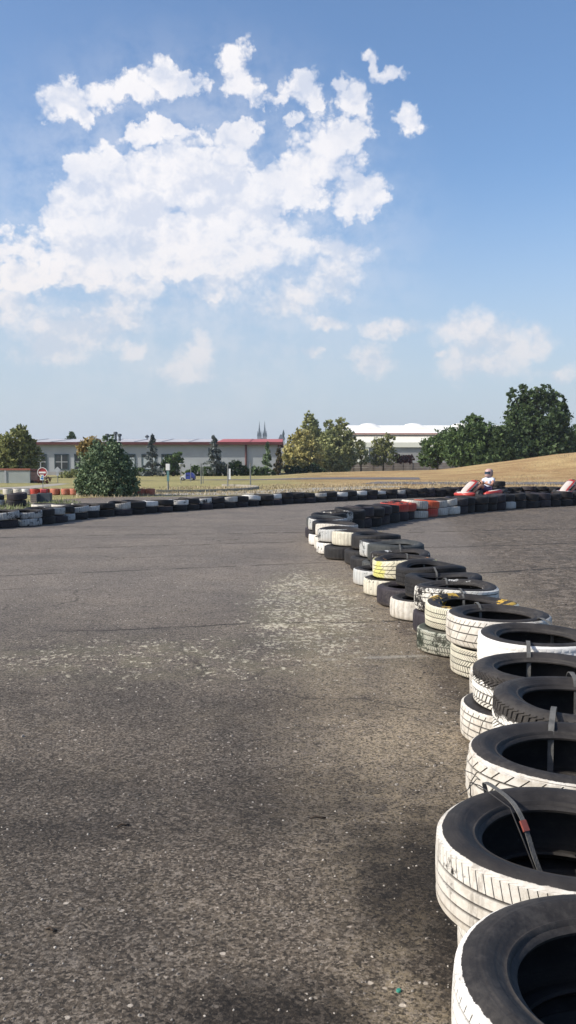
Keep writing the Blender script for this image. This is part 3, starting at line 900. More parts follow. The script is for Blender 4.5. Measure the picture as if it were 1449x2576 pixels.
def diagonal_strap():
    r = empty('strap', (0.655, 1.955, 0), 0, 'grey diagonal strap with a red tag on the second nearest white tyre', 'strap', 'webbing straps that tie the near tyres')
    off = Vector((0.655, 1.955, 0))
    P = [Vector((0.545, 2.262, 0.25)), Vector((0.535, 2.250, 0.330)), Vector((0.525, 2.225, 0.369)), Vector((0.545, 2.170, 0.372)), Vector((0.565, 2.110, 0.366)), Vector((0.575, 2.075, 0.352)), Vector((0.585, 2.050, 0.325)), Vector((0.600, 2.010, 0.26)), Vector((0.625, 1.975, 0.19)), Vector((0.645, 1.96, 0.13))]
    mb = MB(); ribbon_band(mb, [p - off for p in P], (1, 0.45, 0), 0.013); mb.build('webbing', M['strap'], r)
    mb = MB(); ribbon_band(mb, [p - off + Vector((-0.001, -0.003, 0.002)) for p in (P[5].lerp(P[6], .6), P[6].lerp(P[7], .15))], (1, 0.45, 0), 0.017, 0.006)
    o = mb.build('tag', M['redtag'], r); o['label'] = 'red tag on the strap'
    mb = MB()
    W = [Vector((0.500, 2.275, 0.30)), Vector((0.49, 2.245, 0.362)), Vector((0.505, 2.195, 0.372)), Vector((0.525, 2.135, 0.370)), Vector((0.555, 2.08, 0.360)), Vector((0.575, 2.03, 0.30)), Vector((0.61, 1.985, 0.2)), Vector((0.63, 1.96, 0.12))]
    mb.tube([p - off for p in W], 0.0016, 6)
    mb.tube([p - off for p in (Vector((0.485, 2.30, 0.375)), Vector((0.500, 2.262, 0.38)), Vector((0.515, 2.235, 0.372)), Vector((0.50, 2.21, 0.385)), Vector((0.475, 2.20, 0.36)), Vector((0.455, 2.21, 0.34)))], 0.0013, 6)
    mb.build('tie_wire', M['wire'], r)


diagonal_strap()


# ------------------------------------------------------------------ gravel, debris, weeds (uncountable)
def scatter_stones():
    rg = random.Random(2)
    m, t = newmat('stone_chips')
    c = t.attr('tone')
    col = t.mix(c, (0.05, 0.043, 0.037), (0.48, 0.44, 0.38))
    t.surf(col, 0.85)
    vs, fs, tone = [], [], []
    def stone(x, y, r, tn):
        b = len(vs)
        h = r * rg.uniform(0.35, 0.7)
        n = 6
        ph = rg.uniform(0, 6)
        el = rg.uniform(0.5, 1.0); an = rg.uniform(0, 3.14)
        ring = []
        for k in range(n):
            a = ph + k * 6.283 / n
            rr = r * rg.uniform(0.75, 1.15)
            u, v = rr * math.cos(a), rr * el * math.sin(a)
            ring.append((u * math.cos(an) - v * math.sin(an), u * math.sin(an) + v * math.cos(an)))
        for (u, v) in ring: vs.append((x + u, y + v, 0.003)); tone.append(tn)
        for (u, v) in ring: vs.append((x + u * .6, y + v * .6, 0.004 + h)); tone.append(tn)
        for k in range(n): fs.append((b+k, b+(k+1)%n, b+n+(k+1)%n, b+n+k))
        fs.append(tuple(b+n+k for k in range(n)))
    for _ in range(2600):
        y = 1.35 + 7.5 * rg.random() ** 1.7
        x = rg.uniform(-0.42 * y, min(0.42 * y, 1.0))
        s = rg.random()
        stone(x, y, rg.uniform(0.0018, 0.0042) * (1 + y * 0.12) * (1.7 if s > 0.985 else 1), rg.choice([rg.uniform(0.35, 1.0), rg.uniform(0.2, 0.6), rg.uniform(0.0, 0.25)]))
    for _ in range(900):                                  # crumbs along the foot of the stacks and on the rough inner side
        y = rg.uniform(2.0, 16)
        x = (0.55 + 0.1 * y if y < 4 else 0.93) + rg.gauss(-0.12, 0.10) if rg.random() < 0.45 else 1.6 + 0.2 * y * rg.random() + rg.uniform(0, 1.5)
        stone(x, y, rg.uniform(0.004, 0.010) * (1 + y * 0.05), rg.choice([0.0, 0.05, 0.1, 0.3, 0.5]))
    me = bpy.data.meshes.new('gravel'); me.from_pydata(vs, [], fs); me.update()
    a = me.attributes.new('tone', 'FLOAT', 'POINT'); a.data.foreach_set('value', tone)
    tag(link_mesh('gravel', me, m), kind='stuff')


scatter_stones()


def leafmat(name, dark, light, trans=0.25):
    m, t = newmat(name)
    tone = t.attr('tone')
    r = t.noise(t.obj(), 3.0, 3)
    c = t.mix(t.math('ADD', tone, (r - 0.5) * 0.5, clamp=True), dark, light)
    p = t.n('ShaderNodeBsdfPrincipled', {'Base Color': c, 'Roughness': 0.6, 'Specular IOR Level': 0.25})
    tl = t.n('ShaderNodeBsdfTranslucent', {'Color': c})
    mx = t.n('ShaderNodeMixShader', {0: trans, 1: p, 2: tl})
    t.out(mx)
    return m


M['bark'] = simple('bark', (0.12, 0.09, 0.065), 0.95, 0.3, 8, bump=0.5, bscale=20)
LM = {
    'olive': leafmat('leaves_olive', (0.101, 0.121, 0.041), (0.284, 0.290, 0.101)),
    'yellow': leafmat('leaves_yellow', (0.22, 0.21, 0.075), (0.56, 0.50, 0.20)),
    'willow': leafmat('leaves_willow', (0.135, 0.162, 0.068), (0.365, 0.378, 0.162)),
    'dark': leafmat('leaves_dark', (0.024, 0.046, 0.019), (0.095, 0.142, 0.051)),
    'mid': leafmat('leaves_mid', (0.038, 0.070, 0.024), (0.121, 0.182, 0.061)),
    'pine': leafmat('needles_pine', (0.052, 0.090, 0.052), (0.185, 0.250, 0.130), 0.1),
    'blue': leafmat('needles_blue', (0.068, 0.084, 0.084), (0.176, 0.203, 0.196), 0.1),
    'autumn': leafmat('leaves_autumn', (0.13, 0.10, 0.035), (0.34, 0.25, 0.09)),
    'brown': leafmat('needles_brownish', (0.05, 0.048, 0.026), (0.13, 0.11, 0.055), 0.1),
    'redbush': leafmat('leaves_dark_red', (0.06, 0.022, 0.022), (0.16, 0.06, 0.05)),
    'weed': leafmat('weeds', (0.10, 0.13, 0.05), (0.30, 0.32, 0.15)),
    'straw': leafmat('straw', (0.22, 0.17, 0.10), (0.50, 0.42, 0.27)),
}


def leaf_quads(centres, size, rg, name, mat, parent, tones, updroop=0.0):
    n = len(centres)
    C = np.array(centres); Tn = np.array(tones)
    r = np.random.RandomState(rg.randrange(1 << 30))
    N = r.normal(size=(n, 3)); N[:, 2] += 0.5; N /= np.linalg.norm(N, axis=1)[:, None]
    A = np.cross(N, r.normal(size=(n, 3))); A /= np.linalg.norm(A, axis=1)[:, None]
    B = np.cross(N, A)
    s = (size * (0.45 + 1.3 * r.rand(n) ** 1.6))[:, None]
    A = A * s; B = B * s * 0.62
    Vv = np.stack([C - A, C + B * 0.9 - A * 0.1, C + A, C - B * 0.9 + A * 0.15], 1).reshape(-1, 3)
    me = bpy.data.meshes.new(name)
    me.vertices.add(4 * n); me.vertices.foreach_set('co', Vv.ravel())
    me.loops.add(4 * n); me.loops.foreach_set('vertex_index', np.arange(4 * n, dtype=np.int32))
    me.polygons.add(n); me.polygons.foreach_set('loop_start', np.arange(0, 4 * n, 4, dtype=np.int32))
    me.update(calc_edges=True)
    a = me.attributes.new('tone', 'FLOAT', 'POINT'); a.data.foreach_set('value', np.repeat(Tn, 4).astype(np.float32))
    return link_mesh(name, me, mat, parent)


def tree(base, blobs, mat, leaf, count, label, cat='tree', name='tree', group=None, trunk=0.12, seed=0, part='crown', shell=0.55, clump=0.28, topspread=1.0):
    """blobs: (x, z, rx, rz) in metres around the base; depth follows rx"""
    rg = random.Random(seed)
    leaf, count = leaf * 0.74, int(count * 1.55)
    r = empty(name, base, 0, label, cat, group)
    tot = sum(b[2] * b[3] for b in blobs)
    cs, tn = [], []
    for (bx, bz, rx, rz) in blobs:
        k = int(count * rx * rz / tot)
        by = rg.uniform(-0.3, 0.3) * rx
        ncl = max(10, int(k / 16))
        for _ in range(ncl):
            while True:
                d = Vector((rg.gauss(0, 1), rg.gauss(0, 1), rg.gauss(0, 1)))
                if d.length > 1e-3: break
            d.normalize()
            q = shell + (1.04 - shell) * rg.random() ** 0.7
            c = Vector((bx + d.x * rx * q, by + d.y * rx * q, bz + d.z * rz * q))
            tone = min(1, max(0, rg.gauss(0.45, 0.25)))
            cr = clump * min(rx, rz) * rg.uniform(0.5, 1.15)
            for _ in range(16):
                p = c + Vector((rg.gauss(0, cr * .6), rg.gauss(0, cr * .6), rg.gauss(0, cr * .5)))
                if p.z < 0.02: p.z = rg.uniform(0.02, 0.2)
                cs.append(p); tn.append(min(1, max(0, tone + rg.gauss(0, 0.13))))
    leaf_quads(cs, leaf, rg, part, LM[mat], r, tn)
    if trunk:
        mb = MB()
        top = max(b[1] for b in blobs)
        mb.tube([(0, 0, -0.3), (0.02, 0, top * 0.35), (-0.03, 0.02, top * 0.75), (0, 0, top)], [trunk, trunk * .8, trunk * .5, trunk * .2], 7)
        for b in blobs:
            z0 = min(top, b[1]) * rg.uniform(0.3, 0.5)
            mb.tube([(0, 0, z0), (b[0] * .5, rg.uniform(-.2, .2) * b[2], (z0 + b[1]) / 2 + .05), (b[0], rg.uniform(-.3, .3) * b[2], b[1] + b[3] * .3)], [trunk * .5, trunk * .3, trunk * .1], 5)
        mb.build('trunk', M['bark'], r, True)
    return r


def conifer(base, h, w, mat, leaf, count, label, name='conifer', seed=0, taper=1.0, z0=0.05, group=None, ragged=0.35, cat='conifer'):
    rg = random.Random(seed)
    r = empty(name, base, 0, label, cat, group)
    cs, tn = [], []
    nb = max(24, count // 34)
    for b in range(nb):
        u = rg.random() ** 0.85
        zc = h * (z0 + (1 - z0) * (1 - u) ** 0.9) if b > 4 else h * rg.uniform(0.9, 1.0)
        f = (1 - zc / h) ** taper
        L = w / 2 * f * rg.uniform(1 - ragged, 1 + ragged * .5) + 0.02 * h
        a = rg.uniform(0, 6.283); tone = min(1, max(0, rg.gauss(.45, .25)))
        for _ in range(34):
            s = rg.random() ** 0.6 * L
            p = Vector((math.cos(a) * s, math.sin(a) * s, zc - 0.16 * s + rg.gauss(0, .018 * h)))
            p += Vector((rg.gauss(0, L * .13), rg.gauss(0, L * .13), 0))
            cs.append(p); tn.append(min(1, max(0, tone + rg.gauss(0, .12))))
    leaf_quads(cs, leaf, rg, 'crown', LM[mat], r, tn)
    mb = MB(); mb.tube([(0, 0, -.2), (0, 0, h * .5), (0, 0, h * .97)], [0.022 * h, .013 * h, .004 * h], 6); mb.build('trunk', M['bark'], r, True)
    return r


def sil(x0, x1, y0, y1, Y):
    """metres for a plate box at distance Y: centre x, bottom z, width, height"""
    a, b = dp(x0, y1, Y), dp(x1, y0, Y)
    return (a.x + b.x) / 2, a.z, b.x - a.x, b.z - a.z


def blobs_px(lst, bx, Y):
    """plate ellipses -> metres about the base"""
    out = []
    for (x, y, rx, ry) in lst:
        p = dp(x, y, Y)
        out.append((p.x - bx, p.z, rx * Y / F, ry * Y / F))
    return out


def px_tree(xb, Y, lst, mat, leaf, count, label, zb=0.0, **kw):
    b = dp(xb, 1180, Y)
    bl = [(x, z - zb, rx, rz) for (x, z, rx, rz) in blobs_px(lst, b.x, Y)]
    return tree((b.x, Y, zb), bl, mat, leaf, count, label, **kw)


def build_trees():
    px_tree(40, 72, [(45, 1110, 36, 28), (20, 1140, 38, 36), (66, 1150, 34, 36), (40, 1165, 46, 30), (78, 1118, 14, 18), (52, 1085, 20, 13), (5, 1120, 25, 25)], 'olive', 0.20, 5200, 'broad olive-green tree at the left end of the long hall', seed=1, trunk=.16)
    px_tree(232, 58, [(228, 1120, 26, 20), (215, 1135, 20, 22), (240, 1140, 28, 26)], 'autumn', 0.15, 1800, 'small yellowing tree peeking out above the big pine bush', seed=2)
    px_tree(270, 31.5, [(268, 1150, 42, 40), (232, 1175, 36, 38), (300, 1178, 36, 38), (270, 1200, 68, 42), (322, 1212, 26, 34), (222, 1222, 34, 28), (285, 1232, 52, 20), (285, 1128, 22, 20), (240, 1140, 20, 22), (310, 1152, 16, 22), (262, 1112, 9, 16), (244, 1120, 8, 14), (300, 1128, 8, 16), (322, 1165, 9, 16), (330, 1200, 16, 26), (216, 1200, 22, 26), (222, 1236, 28, 15), (328, 1236, 26, 15), (236, 1150, 12, 26), (205, 1215, 16, 18), (338, 1222, 12, 16), (280, 1104, 6, 14)], 'pine', 0.055, 15000,
            'big dense pine bush beyond the tyre barrier, beside a pale stone', cat='bush', name='pine_bush', seed=3, trunk=.09, shell=.45)
    px_tree(436, 80, [(436, 1162, 26, 20), (425, 1175, 22, 18), (450, 1150, 14, 12), (440, 1185, 18, 12)], 'mid', 0.16, 1500, 'round dark green shrub before a framed window of the hall', name='shrub', cat='shrub', seed=4)
    px_tree(206, 70, [(180, 1192, 22, 12), (165, 1196, 20, 9), (200, 1195, 20, 12)], 'willow', 0.14, 700, 'pale low shrub under the hall windows, left of the pine bush', name='shrub', cat='shrub', seed=41, trunk=0.03)
    px_tree(500, 82, [(496, 1184, 16, 14), (478, 1190, 16, 9)], 'mid', 0.14, 600, 'small bright green shrub behind the little car', name='shrub', cat='shrub', seed=42, trunk=.03)
    px_tree(530, 80, [(528, 1186, 22, 14), (555, 1180, 26, 18)], 'dark', 0.15, 1200, 'dark shrub at the foot of the tall ragged spruce', name='shrub', cat='shrub', seed=43, trunk=.03)
    px_tree(594, 80, [(592, 1178, 22, 17), (580, 1188, 22, 12), (612, 1186, 14, 14)], 'dark', 0.15, 1200, 'dark round shrub just left of the red drainpipe', name='shrub', cat='shrub', seed=44, trunk=.03)
    px_tree(650, 80, [(650, 1185, 22, 13), (632, 1190, 12, 8), (672, 1188, 20, 10)], 'dark', 0.15, 1100, 'dark low shrub between the red drainpipe and the conifers', name='shrub', cat='shrub', seed=45, trunk=.03)
    px_tree(355, 80, [(358, 1188, 22, 12), (385, 1190, 22, 10)], 'dark', 0.14, 800, 'dark undergrowth shrub below the purplish blue spruce', name='shrub', cat='shrub', seed=46, trunk=.03)
    for (x0, x1, y0, y1, Y, mt, lab, tp, rag, cnt) in ((358, 408, 1096, 1196, 79, 'blue', 'purplish blue spruce standing before the hall windows', .75, .5, 1500), (511, 566, 1098, 1196, 79, 'blue', 'tall ragged spruce whose thin tip crosses the hall roof', .62, .6, 1700),
                                              (657, 688, 1116, 1194, 81, 'pine', 'narrow pointed dark conifer near the right end of the hall', .8, .25, 1300), (686, 716, 1128, 1196, 83, 'brown', 'brownish cone-shaped conifer at the corner of the hall', .6, .25, 1300)):
        cx, z, w, h = sil(x0, x1, y0, y1, Y)
        conifer((cx, Y, 0), h + max(0, z), w, mt, 0.13, cnt, lab, seed=int(x0), taper=tp, ragged=rag)
    px_tree(758, 108, [(742, 1128, 25, 32), (765, 1118, 28, 34), (750, 1160, 36, 32), (788, 1150, 26, 38), (728, 1152, 18, 30), (758, 1096, 20, 16), (742, 1178, 26, 14), (775, 1140, 30, 40)], 'yellow', 0.26, 6500, 'yellowish birch-like tree right of the hall', seed=6, trunk=.16)
    px_tree(785, 113, [(780, 1075, 18, 26), (788, 1095, 20, 26), (777, 1050, 10, 16), (796, 1120, 24, 36), (806, 1155, 26, 34)], 'willow', 0.24, 4200, 'tall pointed green tree rising behind the yellowish tree', seed=7, trunk=.14)
    px_tree(845, 112, [(832, 1100, 24, 26), (860, 1095, 22, 24), (846, 1130, 40, 34), (875, 1140, 22, 32), (824, 1145, 24, 28), (858, 1066, 14, 16), (828, 1072, 11, 16), (880, 1105, 14, 20), (850, 1165, 42, 24), (815, 1120, 14, 30)], 'willow', 0.24, 8000, 'loose grey-green tree with an open crown before the white hall', seed=8, trunk=.16, shell=.5)
    px_tree(908, 115, [(906, 1130, 14, 20), (912, 1150, 16, 20), (900, 1108, 7, 12)], 'willow', 0.2, 1100, 'slim young tree at the left corner of the white hall', seed=9)
    px_tree(964, 116, [(960, 1120, 22, 22), (966, 1145, 30, 26), (950, 1150, 20, 22), (984, 1108, 12, 12), (975, 1098, 9, 9)], 'olive', 0.2, 2600, 'round olive tree before the middle of the white hall', seed=10)
    px_tree(1015, 117, [(1003, 1154, 14, 10), (1015, 1156, 16, 9), (1030, 1155, 13, 9)], 'redbush', 0.2, 1600, 'dark red bush above the concrete fence', name='shrub', cat='shrub', seed=11, trunk=.04)
    px_tree(738, 100, [(735, 1182, 22, 12), (762, 1184, 20, 10), (790, 1178, 16, 12), (812, 1150 + 34, 14, 6)], 'dark', 0.18, 1400, 'dark undergrowth shrub below the yellowish tree', name='shrub', cat='shrub', seed=12, trunk=.04)
    # thicket and big tree on the right
    px_tree(1100, 84, [(1100, 1125, 40, 28), (1085, 1150, 34, 24), (1130, 1110, 34, 30)], 'mid', 0.19, 4200, 'light green left edge of the thicket right of the white hall', seed=13, name='tree')
    px_tree(1185, 82, [(1190, 1090, 36, 38), (1160, 1110, 40, 36), (1220, 1110, 36, 34), (1185, 1140, 60, 34), (1240, 1135, 34, 36), (1150, 1145, 40, 28), (1195, 1060, 20, 16), (1235, 1100, 34, 36), (1200, 1165, 60, 22)], 'mid', 0.19, 12000, 'round dark green tree forming the middle of the thicket', seed=14, trunk=.2)
    px_tree(1350, 84, [(1350, 1050, 66, 60), (1310, 1075, 44, 56), (1390, 1070, 42, 56), (1350, 1110, 80, 56), (1300, 1130, 46, 44), (1405, 1120, 40, 52), (1330, 998, 26, 26), (1372, 990, 26, 22), (1402, 1008, 18, 24), (1290, 1000, 14, 26), (1418, 1040, 12, 22), (1282, 1040, 14, 20), (1350, 985, 12, 14), (1310, 978, 10, 12), (1345, 1145, 90, 36)], 'dark', 0.20, 17000,
            'tallest dark green tree at the right edge', seed=15, trunk=.3, clump=.24, shell=.5)
    px_tree(1445, 90, [(1448, 1105, 22, 36), (1462, 1125, 40, 40), (1440, 1140, 26, 30)], 'dark', 0.22, 2600, 'dark tree cut by the right edge behind the bank', seed=16)
    px_tree(1270, 80, [(1262, 1125, 30, 40), (1235, 1160, 50, 24), (1290, 1150, 34, 34), (1262, 1095, 22, 24)], 'dark', 0.19, 5600, 'dark low tree filling the gap before the tallest tree', seed=17)
    # tree top behind the hall roof
    cx, z, w, h = sil(172, 190, 1088, 1112, 130)
    conifer((cx, 130, 0), z + h, 7.5, 'pine', 0.22, 2600, 'dark spruce tip showing above the hall roof on the left', seed=19, taper=1.0, ragged=.15)


build_trees()


def tufts(name, spots, mat, seed, blade=0.006):
    rg = random.Random(seed)
    vs, fs, tone = [], [], []
    for (x, y, r, n, h) in spots:
        for _ in range(n):
            a = rg.uniform(0, 6.283); q = r * rg.random() ** .6
            px_, py_ = x + math.cos(a) * q, y + math.sin(a) * q
            hh = h * rg.uniform(.4, 1.2); b = rg.uniform(0, 6.283); l = hh * rg.uniform(.1, .7)
            w = blade * rg.uniform(.6, 1.4); t = rg.random()
            z = H(px_, py_)
            dx, dy = math.cos(b), math.sin(b)
            k = len(vs)
            vs += [(px_ - dy*w, py_ + dx*w, z), (px_ + dy*w, py_ - dx*w, z), (px_ + dx*l*.4 + dy*w*.7, py_ + dy*l*.4 - dx*w*.7, z + hh*.6), (px_ + dx*l*.4 - dy*w*.7, py_ + dy*l*.4 + dx*w*.7, z + hh*.6), (px_ + dx*l, py_ + dy*l, z + hh)]
            fs += [(k, k+1, k+2, k+3), (k+3, k+2, k+4)]
            tone += [t] * 5
    me = bpy.data.meshes.new(name); me.from_pydata(vs, [], fs); me.update()
    a = me.attributes.new('tone', 'FLOAT', 'POINT'); a.data.foreach_set('value', tone)
    return tag(link_mesh(name, me, LM[mat]), kind='stuff')


rg0 = random.Random(77)
sp = []
for X, Yp, n in ((930, 1297, 90), (945, 1300, 110), (960, 1302, 60), (975, 1304, 90), (1000, 1309, 30), (917, 1307, 40)):
    p = gp(X, Yp); sp.append((p.x, p.y, 0.16, n, 0.24))
for i in range(60):
    y = rg0.uniform(3, 16); sp.append((1.45 + 0.0 * y + rg0.uniform(-.1, .3), y, .05, 6, .05))
tufts('dry_grass', sp, 'straw', 1, 0.005)
sp = []
for i in range(260):
    X = rg0.uniform(-60, 190); p = gp(X, rg0.uniform(1266, 1292) if X < 110 else rg0.uniform(1262, 1280)); sp.append((p.x, p.y, 0.25, 9, 0.07 if rg0.random() < .85 else .16))
tufts('weeds', sp, 'weed', 2, 0.012)
sp = []
for i in range(900):
    X = rg0.uniform(200, 1449); yy = 1249 - (X - 377) * 0.021 + rg0.uniform(-22, 0); p = gp(X, yy)
    sp.append((p.x, p.y, 0.5, 10, 0.10))
tufts('grass', sp, 'straw', 3, 0.015)


# ------------------------------------------------------------------ buildings and fences
M['wall'] = simple('grey_render', (0.36, 0.385, 0.40), 0.9, 0.10, 0.5)
M['wall2'] = simple('grey_render_hall', (0.34, 0.33, 0.32), 0.9, 0.10, 0.5)
M['roof_grey'] = simple('grey_roof', (0.42, 0.42, 0.43), 0.6, 0.08, 0.7)
M['roof_red'] = simple('red_roof', (0.40, 0.09, 0.09), 0.6, 0.12, 0.7)
M['fascia'] = simple('dark_red_fascia', (0.10, 0.028, 0.028), 0.6, 0.2, 1)
M['fascia2'] = simple('orange_red_fascia', (0.28, 0.10, 0.065), 0.6, 0.1, 1)
M['frame'] = simple('dark_teal_frame', (0.045, 0.075, 0.085), 0.6, 0.1, 2)
M['mullion'] = simple('grey_mullion', (0.34, 0.36, 0.37), 0.6, 0.1, 2)
M['glass'] = simple('dark_window_glass', (0.030, 0.038, 0.042), 0.12, 0.3, 0.8, spec=0.6)
M['blind'] = simple('pale_blind', (0.42, 0.47, 0.48), 0.8, 0.1, 1)
M['cream'] = simple('cream_sheet_roof', (0.78, 0.76, 0.64), 0.5, 0.03, 0.4)
M['whiteroof'] = simple('white_sheet_roof', (0.82, 0.80, 0.73), 0.5, 0.02, 0.4)
M['stonegrey'] = simple('old_stone', (0.16, 0.17, 0.18), 0.9, 0.2, .2)
M['spire'] = simple('slate_spire', (0.035, 0.065, 0.075), 0.8, 0.2, .3)
M['panel'] = simple('concrete_panel', (0.20, 0.175, 0.155), 0.95, 0.22, 1.4)
M['darkpipe'] = simple('dark_pipe', (0.075, 0.09, 0.10), 0.6, 0.2, 4)


def long_hall():
    Y = 87.0
    x0, x1 = dp(-70, 1150, Y).x, dp(703, 1150, Y).x
    zt = dp(300, 1116, Y).z
    r = empty('industrial_hall', ((x0 + x1) / 2, Y, 0), 0, 'long low grey hall with red and grey roof and drainpipe', 'building')
    ox = (x0 + x1) / 2
    def L(x): return dp(x, 1150, Y).x - ox
    MB().box(x0 - ox, x1 - ox, 0, 18, -0.5, zt).build('wall', M['wall'], r)
    zr = dp(300, 1104.5, Y + 9).z
    xm = L(545)
    for (a, b, mt, lab) in ((x0 - ox - .3, xm, 'roof_grey', 'pale grey roof half of the hall'), (xm, x1 - ox + .3, 'roof_red', 'red roof half of the hall')):
        mb = MB()
        ze = zt + 0.14
        mb.add([(a, -.45, ze), (b, -.45, ze), (b, 9, zr), (a, 9, zr), (a, 18.4, ze), (b, 18.4, ze), (a, -.45, ze - .06), (b, -.45, ze - .06), (b, 18.4, ze - .06), (a, 18.4, ze - .06)],
               [(0, 1, 2, 3), (3, 2, 5, 4), (0, 6, 7, 1), (4, 5, 8, 9), (0, 3, 4, 9, 6), (1, 7, 8, 5, 2)])
        n = int((b - a) / 2.6)
        dz = (zr - ze) / 9.45
        for k in range(1, n):                                    # standing seams
            xx = a + (b - a) * k / n
            mb.add([(xx-.02, -.44, ze), (xx+.02, -.44, ze), (xx+.02, 9, zr), (xx-.02, 9, zr), (xx-.02, -.44, ze+.05), (xx+.02, -.44, ze+.05), (xx+.02, 9, zr+.05), (xx-.02, 9, zr+.05)], [(4,5,6,7), (0,1,5,4), (1,2,6,5), (0,4,7,3)])
        o = mb.build('roof', M[mt], r); o['label'] = lab
    MB().box(x0 - ox - .32, x1 - ox + .32, -.52, -.46, zt - .12, zt + .16).build('fascia', M['fascia'], r)
    MB().box(x1 - ox + .003, x1 - ox + .35, -.40, 18.3, zt - .10, zt + .13).build('gable_trim', M['fascia'], r)
    MB().tube([(L(619), -.12, 0.0), (L(619), -.12, zt - .1)], .09, 8).tube([(L(619), -.12, zt - .1), (L(619), -.48, zt)], .08, 8).build('drainpipe', M['fascia'], r)
    MB().tube([(L(701), -.10, 0.0), (L(701), -.10, zt - .1)], .07, 8).build('drainpipe', M['fascia'], r)
    MB().box(x0 - ox, x1 - ox, -.04, 0, -.4, .35).build('plinth', M['wall2'], r)
    zb, ztw = dp(300, 1182, Y).z, dp(300, 1142, Y).z
    for (a, b, typ) in ((-62, -26, 'g'), (-12, 24, 'g'), (38, 70, 'g'), (86, 118, 'g'), (137, 173, 'g'), (187, 222, 'g'), (240, 290, 'g'), (308, 341, 'b'), (356, 392, 'b'), (406, 441, 'b')):
        w = MB(); A, B = L(a), L(b)
        t = .10
        w.box(A, B, -.07, .03, ztw - t, ztw).box(A, B, -.07, .03, zb, zb + t).box(A, A + t, -.068, .03, zb + t, ztw - t).box(B - t, B, -.068, .03, zb + t, ztw - t)
        f = w.build('window', M['frame'], r)
        m = (A + B) / 2
        if typ == 'g':
            MB().box(m - .05, m + .05, -.05, -.01, zb + t, ztw - t).box(A + t, m - .05, -.048, -.01, (zb + ztw) / 2 - .04, (zb + ztw) / 2 + .04).box(m + .05, B - t, -.048, -.01, (zb + ztw) / 2 - .04, (zb + ztw) / 2 + .04).build('mullion', M['mullion'], f)
            MB().box(A + t, B - t, -.03, -.003, zb + t, ztw - t).build('pane', M['glass'], f)
        else:
            MB().box(A + t, B - t, -.03, -.003, zb + t, ztw - t - .25).build('pane', M['blind'], f)
            MB().box(A + t, B - t, -.035, -.003, ztw - t - .25, ztw - t).build('pane', M['glass'], f)
    # a small vent head near the ridge
    for i, (X, yt) in enumerate(((247, 1091), (269, 1086), (279.5, 1091))):
        mb = MB(); h = 1.05
        zt_ = dp(X, yt, Y + 3).z
        mb.lathe([(0.0, 2.6), (.13, 2.6), (.13, zt_ - .3), (.22, zt_ - .26), (.22, zt_ - .05), (.1, zt_), (0.0, zt_)], 12, Matrix.Translation((L(X) * 1.0 + .3, 3, 0)))
        mb.build('chimney', M['darkpipe'], r, False)
    zt_ = dp(349, 1094, Y + 6).z
    MB().lathe([(0.0, 3.0), (.05, 3.0), (.05, zt_ - .3), (.2, zt_ - .3), (.24, zt_ - .15), (.05, zt_), (0, zt_)], 12, Matrix.Translation((L(346), 6, 0))).build('vent', M['darkpipe'], r)


def white_hall():
    Y = 168.0
    x0, x1 = dp(883, 1100, Y).x, dp(1330, 1100, Y).x
    r = empty('white_hall', ((x0 + x1) / 2, Y, 0), 0, 'large hall with bright white roof and rounded skylights', 'building')
    ox = (x0 + x1) / 2
    ze = dp(900, 1091, Y).z; zr = dp(900, 1070, Y + 22).z
    X0, X1 = x0 - ox, x1 - ox
    MB().box(X0, X1, 0, 44, -.5, ze - .02).build('wall', M['wall2'], r)
    MB().add([(X0-.4, -.6, ze), (X1, -.6, ze), (X1, 22, zr), (X0-.4, 22, zr), (X1, 44.6, ze), (X0-.4, 44.6, ze), (X0-.4, -.6, ze-.2), (X1, -.6, ze-.2)],
             [(0, 1, 2, 3), (3, 2, 4, 5), (0, 6, 7, 1), (0, 3, 5)]).build('roof', M['whiteroof'], r)
    MB().box(X0 - .45, X1, -.72, -.61, ze - .14, ze + .08).build('fascia', M['fascia2'], r)
    MB().box(X0 - .1, X0 + .32, -.16, -.01, 3.0, ze - .3).build('drainpipe', M['fascia2'], r)
    # lean-to
    a = dp(886, 1100, Y).x - ox
    z1 = dp(900, 1097.5, Y).z; z0 = dp(900, 1113, Y - 9).z
    MB().add([(a, -9, z0), (X1, -9, z0), (X1, -.05, z1), (a, -.05, z1), (a, -9, z0-.9), (X1, -9, z0-.9), (a, -.05, z0-.9), (X1, -.05, z0-.9)],
             [(0, 1, 2, 3), (0, 4, 5, 1), (4, 6, 7, 5), (0, 3, 6, 4)]).build('lean_to_roof', M['cream'], r)
    MB().box(a + .3, X1, -8.6, -.1, -.3, z0 - .92).build('lean_to_wall', M['wall2'], r)
    MB().box(dp(886, 1150, Y-9).x - ox, dp(928, 1150, Y-9).x - ox, -8.9, -8.63, 0, z0 - .93).build('pale_bay', M['cream'], r)
    for X in (937, 1055, 1180):
        cx = dp(X, 1070, Y + 12).x - ox
        zb = ze + (zr - ze) * 12.6 / 22.6
        mb = MB(); n = 14; w = 2.0
        for yy in (5, 20):
            pass
        vs, fs = [], []
        for j, yy in enumerate((9.0, 15.0, 21.0)):
            for k in range(n + 1):
                t = math.pi * k / n
                vs.append((cx + w * math.cos(t), yy, ze + (zr - ze) * (yy + .6) / 22.6 - .12 + .66 * math.sin(t)))
        for j in range(2):
            for k in range(n): fs.append((j*(n+1)+k, j*(n+1)+k+1, (j+1)*(n+1)+k+1, (j+1)*(n+1)+k))
        fs.append(tuple(range(n + 1)))
        mb.add(vs, fs); mb.build('skylight', M['whiteroof'], r, False)


